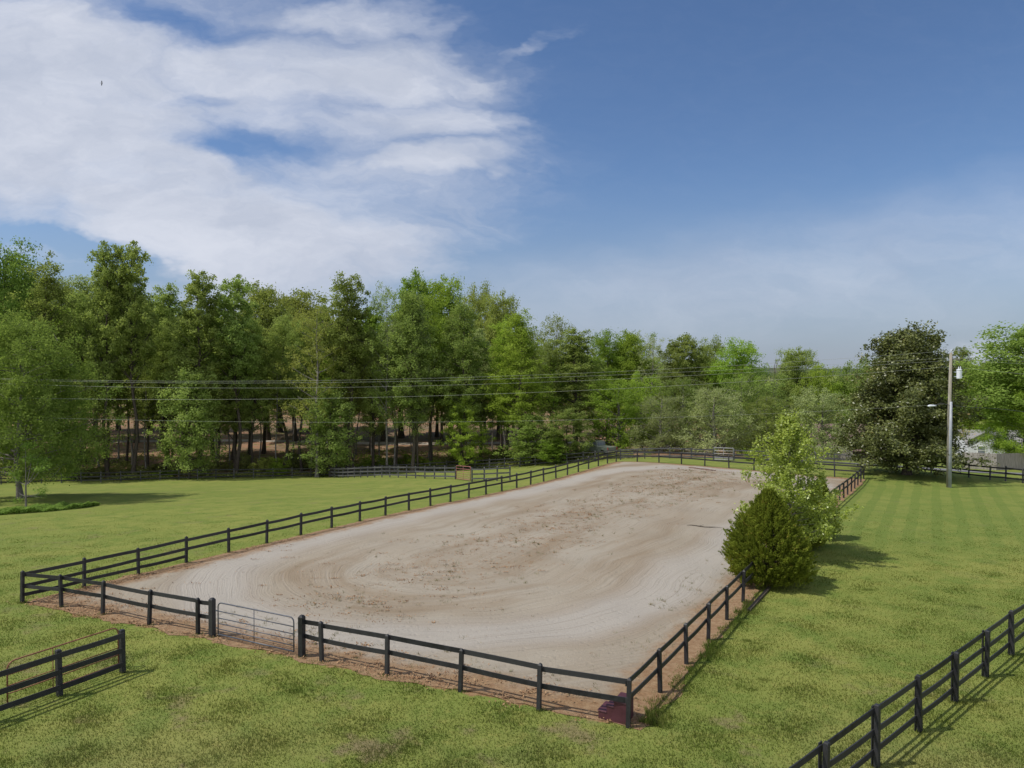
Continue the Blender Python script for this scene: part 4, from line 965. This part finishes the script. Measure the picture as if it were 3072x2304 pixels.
def undergrowth():
    rng = np.random.RandomState(18); n = 60000; px = rng.uniform(-200, 1900, n); Zf = np.interp(px, [0, 300, 700, 986, 1340, 1560, 1750, 1900], [91, 93, 99, 104, 104, 98, 94, 89]); Y = Zf + rng.uniform(0, 1, n) ** 1.6 * 26; X = (px - 1536) / FPX * Y
    m = np.sin(X * .5 + 1) + np.sin(Y * .7 + X * .3) + rng.normal(0, .6, n); k = m > -.1; X, Y, m = X[k], Y[k], m[k]
    Z = terr(X, Y) + rng.uniform(0, 1, len(X)) * (.2 + .25 * np.clip(m, 0, 2)); V, F = leaf_quads(np.c_[X, Y, Z], .34, rng, .55, .7)
    tag(link("undergrowth", npmesh("undergrowth", V, F, {'rnd': ('FACE', rng.uniform(0, 1, len(X)))}), M['leaf_f']), "low weeds and brush covering the woodland floor", 'undergrowth', kind='stuff')
undergrowth()
def far_wood():
    rng = np.random.RandomState(77); V_ = []; per = 420; C_ = []; S_ = []
    for i in range(300):
        x = rng.uniform(-2200, 4200); Z = rng.uniform(185, 300); yt = np.interp(x, sky_x, sky_y) + rng.uniform(30, 110); top = min(Zat(yt, Z), 26); X = Xat(x, Z); g0 = tz(X, Z); r = rng.uniform(4, 7)
        hgt = max(top - g0, 7); u = unit(rng.normal(size=(per, 3))); rr = rng.uniform(.6, 1.05, (per, 1)) ** .5; P = u * rr * np.array([r, r, hgt * .5]); P[:, 2] += g0 + hgt * .5; P[:, 0] += X; P[:, 1] += Z; C_.append(P)
    c = np.concatenate(C_); V, F = leaf_quads(c, 1.25, rng, .7, .5)
    tag(link("distant_wood", npmesh("distant_wood", V, F, {'rnd': ('FACE', rng.uniform(0, 1, len(F)))}), M['leaf_a']), "continuous far-off wood behind all the separate trees", 'wood', kind='stuff')
far_wood()

# ------------------------------------------------------------------ grass, weeds, litter
def blades(name, X, Y, h, w, rng, tall=None, label='', cat='grass', mat=None, lean=.45):
    n = len(X); az = rng.uniform(0, 6.28, n); th = rng.uniform(0, 6.28, n); Z = terr(X, Y)
    b = np.c_[np.cos(az), np.sin(az), np.zeros(n)] * (w * .5)[:, None]; l = rng.uniform(.1, 1, n) * lean
    tip = np.c_[np.cos(th) * l, np.sin(th) * l, np.ones(n)] * h[:, None]; base = np.c_[X, Y, Z - .005]
    V = np.stack([base - b, base + b, base + tip + b * .15, base + tip - b * .15], 1).reshape(-1, 3); F = np.arange(4 * n).reshape(n, 4)
    at = {'rnd': ('FACE', rng.uniform(0, 1, n)), 'tall': ('FACE', tall if tall is not None else np.zeros(n))}
    return tag(link(name, npmesh(name, V, F, at), mat or M['blades']), label, cat, kind='stuff')
def lawn_grass():
    rng = np.random.RandomState(2); n = 1150000; q = rng.uniform(0, 1, n); Y = 9.0 * (64 / 9.0) ** q ; X = rng.uniform(-1, 1, n) * (.76 * Y + 9)
    s = poly_sd(X, Y, ARENA); patch = np.sin(X * 1.7 + 1.3 * np.sin(Y * .9)) * np.sin(Y * 1.9 + np.sin(X * 1.1))
    rag = .16 * np.sin(X * 2.1 + Y * 1.3) + .12 * np.sin(X * 5.3 - Y * 3.7) + .08 * np.sin(X * 11 + Y * 9)
    keep = (s < .16 + rag - rng.exponential(.14, n)) & (rng.uniform(0, 1, n) < (.72 + .28 * patch) * (1 - ss(20, 60, Y))); X, Y, s, patch = X[keep], Y[keep], s[keep], patch[keep]; n = len(X)
    h = (.035 + .03 * rng.uniform(0, 1, n) + .035 * np.clip(patch, 0, 1)) * np.clip(1.15 - Y / 70, .4, 1); w = .012 + .0006 * Y
    blades("lawn_grass", X, Y, h, w * np.ones(n), rng, None, "short mown grass blades of the foreground lawn", lean=.8)
    # unmown strip along the right rail
    m = 11000; t = rng.uniform(0, 1, m) ** 1.25 * 15.5; off = .10 + np.abs(rng.normal(0, .45, m)) + .12 * np.sin(t * 3.7) + .08 * np.sin(t * 9.1) * (1 + .3 * np.sin(t * 2)); a = Vector((R0.x, R0.y)); dR = Vector((dirR.x, dirR.y)).normalized(); nR = Vector((dR.y, -dR.x))
    X = a.x + dR.x * (t + .4) + nR.x * off; Y = a.y + dR.y * (t + .4) + nR.y * off; cm = np.sin(t * 2.3 + 1) + np.sin(t * 5.1) * .7 + rng.normal(0, .5, m); hh = np.where(cm > -.2, 1.0, .3) * rng.uniform(.05, .24, m) * np.clip(1.25 - off * .8, .25, 1) * (.7 + .3 * np.sin(t * 1.3 + 1))
    blades("tall_grass", X, Y, hh, np.full(m, .02), rng, rng.uniform(0, .6, m), "unmown green grass fringe outside the arena's right rail", lean=.6)
    # tufts at post feet and scattered clumps
    cl = [];
    for p in front_l + front_r + left_pts[:16] + rp[2:12] + lp[:2]:
        for k in range(70): cl.append((p.x + rng.normal(0, .13), p.y + rng.normal(0, .13)))
    for k in range(230):
        y = 12.5 * (34 / 12.5) ** rng.uniform(); x = rng.uniform(-.74, .74) * y
        if poly_sd(np.array([x]), np.array([y]), ARENA)[0] > -.4: continue
        r = rng.uniform(.12, .4)
        for j in range(90): cl.append((x + rng.normal(0, r), y + rng.normal(0, r * .7)))
    cl = np.array(cl); blades("grass_clumps", cl[:, 0], cl[:, 1], rng.uniform(.05, .11, len(cl)), np.full(len(cl), .015), rng, rng.uniform(0, .5, len(cl)), "darker tufts of longer grass dotted over the lawn and at post feet")
lawn_grass()
def sand_weeds():
    rng = np.random.RandomState(41); cl = []; lt = []
    ex = (A1 - A0).normalized()
    def xy(u, v): return A0.x + ex.x * u + ldv.x * v, A0.y + ex.y * u + ldv.y * v
    for k in range(900):
        v = rng.uniform(2, 55); u = W_AR * .48 + rng.normal(0, 2.6)
        if rng.uniform() < .25: u, v = (W_AR - rng.uniform(.8, 3.2), rng.uniform(2, 22)) if rng.uniform() < .6 else (rng.uniform(8, 25), rng.uniform(.8, 2.6))
        x, y = xy(u, v); r = rng.uniform(.02, .12)
        for j in range(rng.randint(5, 26)): cl.append((x + rng.normal(0, r), y + rng.normal(0, r)))
    cl = np.array(cl); m, g, out = newmat('weed_green'); r = g.attr('rnd')[2]; bsdf(g, out, g.mix(g.sm(r, .3, .8), C(.13, .15, .06), C(.27, .2, .11)), .9, .1)
    blades("arena_weeds", cl[:, 0], cl[:, 1], rng.uniform(.03, .12, len(cl)) * (.7 + cl[:, 1] / 70), np.full(len(cl), .016), rng, None, "sparse weeds growing through the arena sand", 'weeds', m, 1.1)
    for k in range(1000):
        q = rng.uniform()
        if q < .6: u, v = W_AR * .46 + rng.normal(0, 2.3), rng.uniform(3, 56)
        elif q < .8: u, v = rng.uniform(.5, W_AR - .5), rng.uniform(.05, 1.6) ** 1.5
        elif q < .9: u, v = rng.exponential(.8) + .3, rng.uniform(0, 14)
        else: u, v = rng.uniform(6, 20), rng.uniform(46, 56)
        x, y = xy(u, v); r = rng.uniform(.05, .3); 
        for j in range(rng.randint(6, 26)): lt.append((x + rng.normal(0, r * 1.6), y + rng.normal(0, r * .5)))
    lt = np.array(lt); c = np.c_[lt[:, 0], lt[:, 1], terr(lt[:, 0], lt[:, 1]) + .05 + rng.uniform(0, .03, len(lt))]; V, F = leaf_quads(c, .085, rng, .45, 2.2)
    m2, g2, o2 = newmat('leaf_litter'); r = g2.attr('rnd')[2]; bsdf(g2, o2, g2.mix(r, C(.17, .085, .045), C(.38, .25, .14)), .9, .1)
    tag(link("leaf_litter", npmesh("leaf_litter", V, F, {'rnd': ('FACE', rng.uniform(0, 1, len(F)))}), m2), "brown leaf and straw litter lying on the arena sand", 'litter', kind='stuff')
sand_weeds()

# low heap of timbers at the far end, and a stick on the sand
def heap():
    m = simple('reddish_timber', (.11, .07, .055), (.19, .13, .105), 5, .9, .1); a = atZ(2067, 72.5); b = atZ(2148, 70.5); d = b - a; b_ = MB(); rng = random.Random(2)
    root = empty("timber_heap", a); tag(root, "low row of reddish brown timbers lying on the sand at the arena's far end", 'timber')
    for i in range(9):
        f0 = i / 10 + rng.uniform(-.03, .03); p = d * f0; q = d * (f0 + .22); k = MB(); o = Vector((0, rng.uniform(-.15, .15), .07 + .03 * (i % 2))); k.tube([p + o, q + o + Vector((0, rng.uniform(-.1, .1), 0))], .065, 6)
        link("log", k.mesh("log"), m, root)
heap()
def stick():
    P = ground(2062, 1580); Q = ground(2168, 1589); b = MB(); d = Q - P; pts = [Vector((0, 0, .07)) + d * f + Vector((0, .12 * math.sin(f * 9), .0)) for f in (0, .15, .35, .5, .7, .85, 1)]; b.tube(pts, [.01, .025, .03, .02, .025, .015, .008], 6)
    b.tube([pts[2], pts[2] + Vector((.35, .3, .02))], [.015, .006], 5); tag(link("stick", b.mesh("stick"), M['bark'], None, P), "thin dark stick lying on the sand left of the cedar", 'stick')
stick()
def edging():
    p = ground(2250, 1838); q = ground(2312, 1768); b = MB(); d = q - p; b.box(tuple(d * .5 + Vector((0, 0, .04))), (d.length, .13, .1), math.atan2(d.y, d.x)); tag(link("landscape_timber", b.mesh("landscape_timber"), M['bark'], None, p), "dark weathered timber edging beside the cedar's foot", 'timber edging')
edging()

# ------------------------------------------------------------------ privacy fence, houses, truck
M['greywood'] = simple('grey_fence_boards', (.20, .18, .16), (.36, .33, .30), 2.2, .9, .1, stretch=(5, 5, .6))
def privacy(label, a, b, H):
    root = empty("privacy_fence", a); tag(root, label, 'fence'); d = Vector(b) - Vector(a); n = int(Vector((d.x, d.y)).length / .15); rz = math.atan2(d.y, d.x); m = MB(); rg = random.Random(7)
    for i in range(n):
        p = d * ((i + .5) / n); z = tz(a.x + p.x, a.y + p.y) - a.z; h = H + rg.uniform(-.03, .03); m.box((p.x, p.y, z + h / 2), (.14, .02 + rg.uniform(0, .006), h), rz)
    link("boards", m.mesh("boards"), M['greywood'], root); nn = Vector((-d.y, d.x, 0)).normalized() * .06
    for h in (.4, H - .35): r = MB(); r.tube([nn + Vector((0, 0, h)), d + nn + Vector((0, 0, h))], .04, 4); link("rail", r.mesh("rail"), M['greywood'], root)
pa, pc, pd = atZ(2888, 82), atZ(2992, 80), atZ(3110, 85)
privacy("tall grey wooden privacy fence in sun, in front of the white house", pa, pc, 1.85)
privacy("shaded side of dark wooden privacy fence at the right edge", pc + Vector((.05, .05, 0)), pd, 1.85)
privacy("old wooden board fence below the brown roofed house", atZ(2385, 92), atZ(2560, 89), 1.75)
M['siding'] = simple('white_siding', (.56, .58, .62), (.60, .62, .66), 2, .6, .3, stretch=(.2, .2, 8))
M['shingle'] = simple('grey_shingle', (.22, .22, .22), (.32, .31, .30), 5, .9, .1); M['shingle_b'] = simple('brown_shingle', (.15, .10, .09), (.21, .15, .135), 5, .9, .1)
M['glass'] = simple('window_glass', (.12, .14, .17), (.2, .22, .26), 1, .15, .5); M['trim'] = simple('white_trim', (.78, .78, .78), (.8, .8, .8), 1, .5, .3); M['darkwall'] = simple('dark_wall', (.05, .04, .035), (.09, .07, .06), 3, .9, .1)
def house(label, org, rz, w, d, wall_h, ridge, wallm, roofm, wins, name='house'):
    """gable front of width w at local y=0, ridge runs back along y"""
    root = empty(name, org, rz); tag(root, label, 'house')
    b = MB(); b.prism([(-w / 2, -.5), (w / 2, -.5), (w / 2, wall_h), (0, ridge), (-w / 2, wall_h)], 0, d); link("wall", b.mesh("wall"), wallm, root)
    k = (ridge - wall_h) / (w / 2); ov = .35
    r = MB(); r.prism([(-w / 2 - ov, wall_h - ov * k + .02), (0, ridge + .02), (w / 2 + ov, wall_h - ov * k + .02), (w / 2 + ov, wall_h - ov * k + .14), (0, ridge + .15), (-w / 2 - ov, wall_h - ov * k + .14)], -.3, d + .3); link("roof", r.mesh("roof"), roofm, root)
    for (x, z, ww, hh, side) in wins:
        f = MB(); g_ = MB()
        if side == 'f': f.box((x, -.02, z), (ww + .2, .06, hh + .2)); g_.box((x, -.06, z), (ww, .03, hh)); g_2 = MB(); g_2.box((x, -.08, z), (ww, .02, .05))
        else: f.box((-w / 2 - .02, x, z), (.06, ww + .2, hh + .2)); g_.box((-w / 2 - .06, x, z), (.03, ww, hh)); g_2 = MB(); g_2.box((-w / 2 - .08, x, z), (.02, ww, .05))
        fo = link("window", f.mesh("window"), M['trim'], root); link("pane", g_.mesh("pane"), M['glass'], fo); link("glazing_bar", g_2.mesh("glazing_bar"), M['trim'], fo)
    return root
hz = 98; ho = Vector((Xat(2962, hz), hz, Zat(1395, hz)))
house("white sided house with grey roof behind the privacy fence", ho, -.62, 4.2, 9, 3.1, 4.5, M['siding'], M['shingle'], [(-.6, 1.95, .8, 1.1, 'f')])
wing = Vector((Xat(3060, 101), 101, Zat(1395, 101)))
hb = house("long low white wing with grey roof at the right edge", wing, R(82), 7.5, 11, 2.4, 4.6, M['siding'], M['shingle'], []); hb.location += Vector((4.2, 1.5, 0))
bo = Vector((Xat(2560, 112), 110, Zat(1390, 112)))
hb = house("brown roofed house half hidden behind the driveway trees", bo, R(90), 9, 15, 2.8, 6.2, M['darkwall'], M['shingle_b'], [(3, 1.4, 1.2, 1.1, 's'), (8, 1.4, 1.2, 1.1, 's')])
hb.location += Vector((5, 0, 0))

def truck():
    P = atZ(1795, 97); root = empty("parked_truck", P, R(128)); tag(root, "grey green pickup truck parked under the trees beyond the fence", 'truck')
    paint = simple('grey_green_paint', (.14, .165, .135), (.19, .22, .185), 2, .35, .5); tyre = simple('tyre_rubber', (.02, .02, .02), (.03, .03, .03), 5, .9, .1); rim = simple('steel_rim', (.45, .45, .46), (.6, .6, .6), 5, .4, .5, .6); glass = M['glass']
    red = simple('red_lens', (.35, .03, .02), (.45, .06, .04), 3, .4, .5)
    b = MB(); b.prism([(-2.6, .45), (2.5, .45), (2.6, .75), (2.55, 1.05), (1.2, 1.15), (-2.6, 1.12)], -.92, .92); link("body", b.mesh("body"), paint, root)
    c = MB(); c.prism([(-.6, 1.13), (1.25, 1.13), (.75, 1.75), (-.45, 1.78)], -.82, .82); cab = link("cab", c.mesh("cab"), paint, root)
    for s in (-1, 1): w = MB(); w.prism([(-.42, 1.2), (1.0, 1.2), (.68, 1.66), (-.36, 1.68)], s * .83 - .01, s * .83 + .01); link("side_window", w.mesh("side_window"), glass, cab)
    w = MB(); w.box((-.56, 0, 1.45), (.04, 1.4, .42)); link("rear_window", w.mesh("rear_window"), glass, cab)
    w = MB(); w.box((-2.66, 0, .55), (.14, 1.8, .2)); link("bumper", w.mesh("bumper"), rim, root); w = MB(); w.box((-2.62, 0, .88), (.05, 1.5, .42)); link("tailgate", w.mesh("tailgate"), paint, root)
    for s in (-1, 1): w = MB(); w.box((-2.63, s * .85, .9), (.07, .12, .38)); link("taillight", w.mesh("taillight"), red, root)
    for x in (-1.7, 1.65):
        for s in (-1, 1):
            t = MB(); t.tube([(x, s * .95, .38), (x, s * .72, .38)], .38, 18); to = link("wheel", t.mesh("wheel"), tyre, root); t = MB(); t.tube([(x, s * .965, .38), (x, s * .90, .38)], .22, 14); link("rim", t.mesh("rim"), rim, to)
truck()

# ------------------------------------------------------------------ birds
def bird(px, py, Z, s, label, banked):
    P = Vector((Xat(px, Z), Z, Zat(py, Z))); o = empty("flying_bird", P); tag(o, label, 'bird', 'birds in the sky'); m = M.setdefault('feather', simple('dark_feathers', (.025, .025, .03), (.05, .05, .055), 8, .7, .2))
    b = MB(); b.tube([(-.22, 0, .0), (-.16, 0, .005), (-.02, 0, 0), (.12, 0, -.005), (.2, 0, 0), (.24, 0, -.01)], [.006, .035, .055, .045, .03, .008], 10)
    b.add([(-.16, 0, .0), (-.38, -.07, 0), (-.40, 0, .01), (-.38, .07, 0), (-.16, 0, .03)], [(0, 1, 2), (0, 2, 3), (4, 2, 1), (4, 3, 2), (0, 4, 1), (0, 3, 4)])
    for q in (-1, 1):
        t = .012; L = [(.1, .03 * q), (.12, .3 * q), (.02, .58 * q), (-.12, .56 * q), (-.1, .28 * q), (-.08, .03 * q)]; zz = [0, .05, .03, .02, .04, 0]; n = 6
        vs = [(x, y, z + t) for (x, y), z in zip(L, zz)] + [(x, y, z - t) for (x, y), z in zip(L, zz)]
        b.add(vs, [tuple(range(n)), tuple(range(2 * n - 1, n - 1, -1))] + [(i, (i + 1) % n, (i + 1) % n + n, i + n) for i in range(n)])
    bo = link("body", b.mesh("body"), m, o); o.scale = (s, s, s); o.rotation_euler = banked
bird(313, 255, 75, .45, "dark bird banking with wings upright against the white cloud", (R(85), 0, R(10)))
bird(808, 296, 190, .35, "tiny distant bird, a mere speck right of the larger one", (R(20), 0, R(30)))
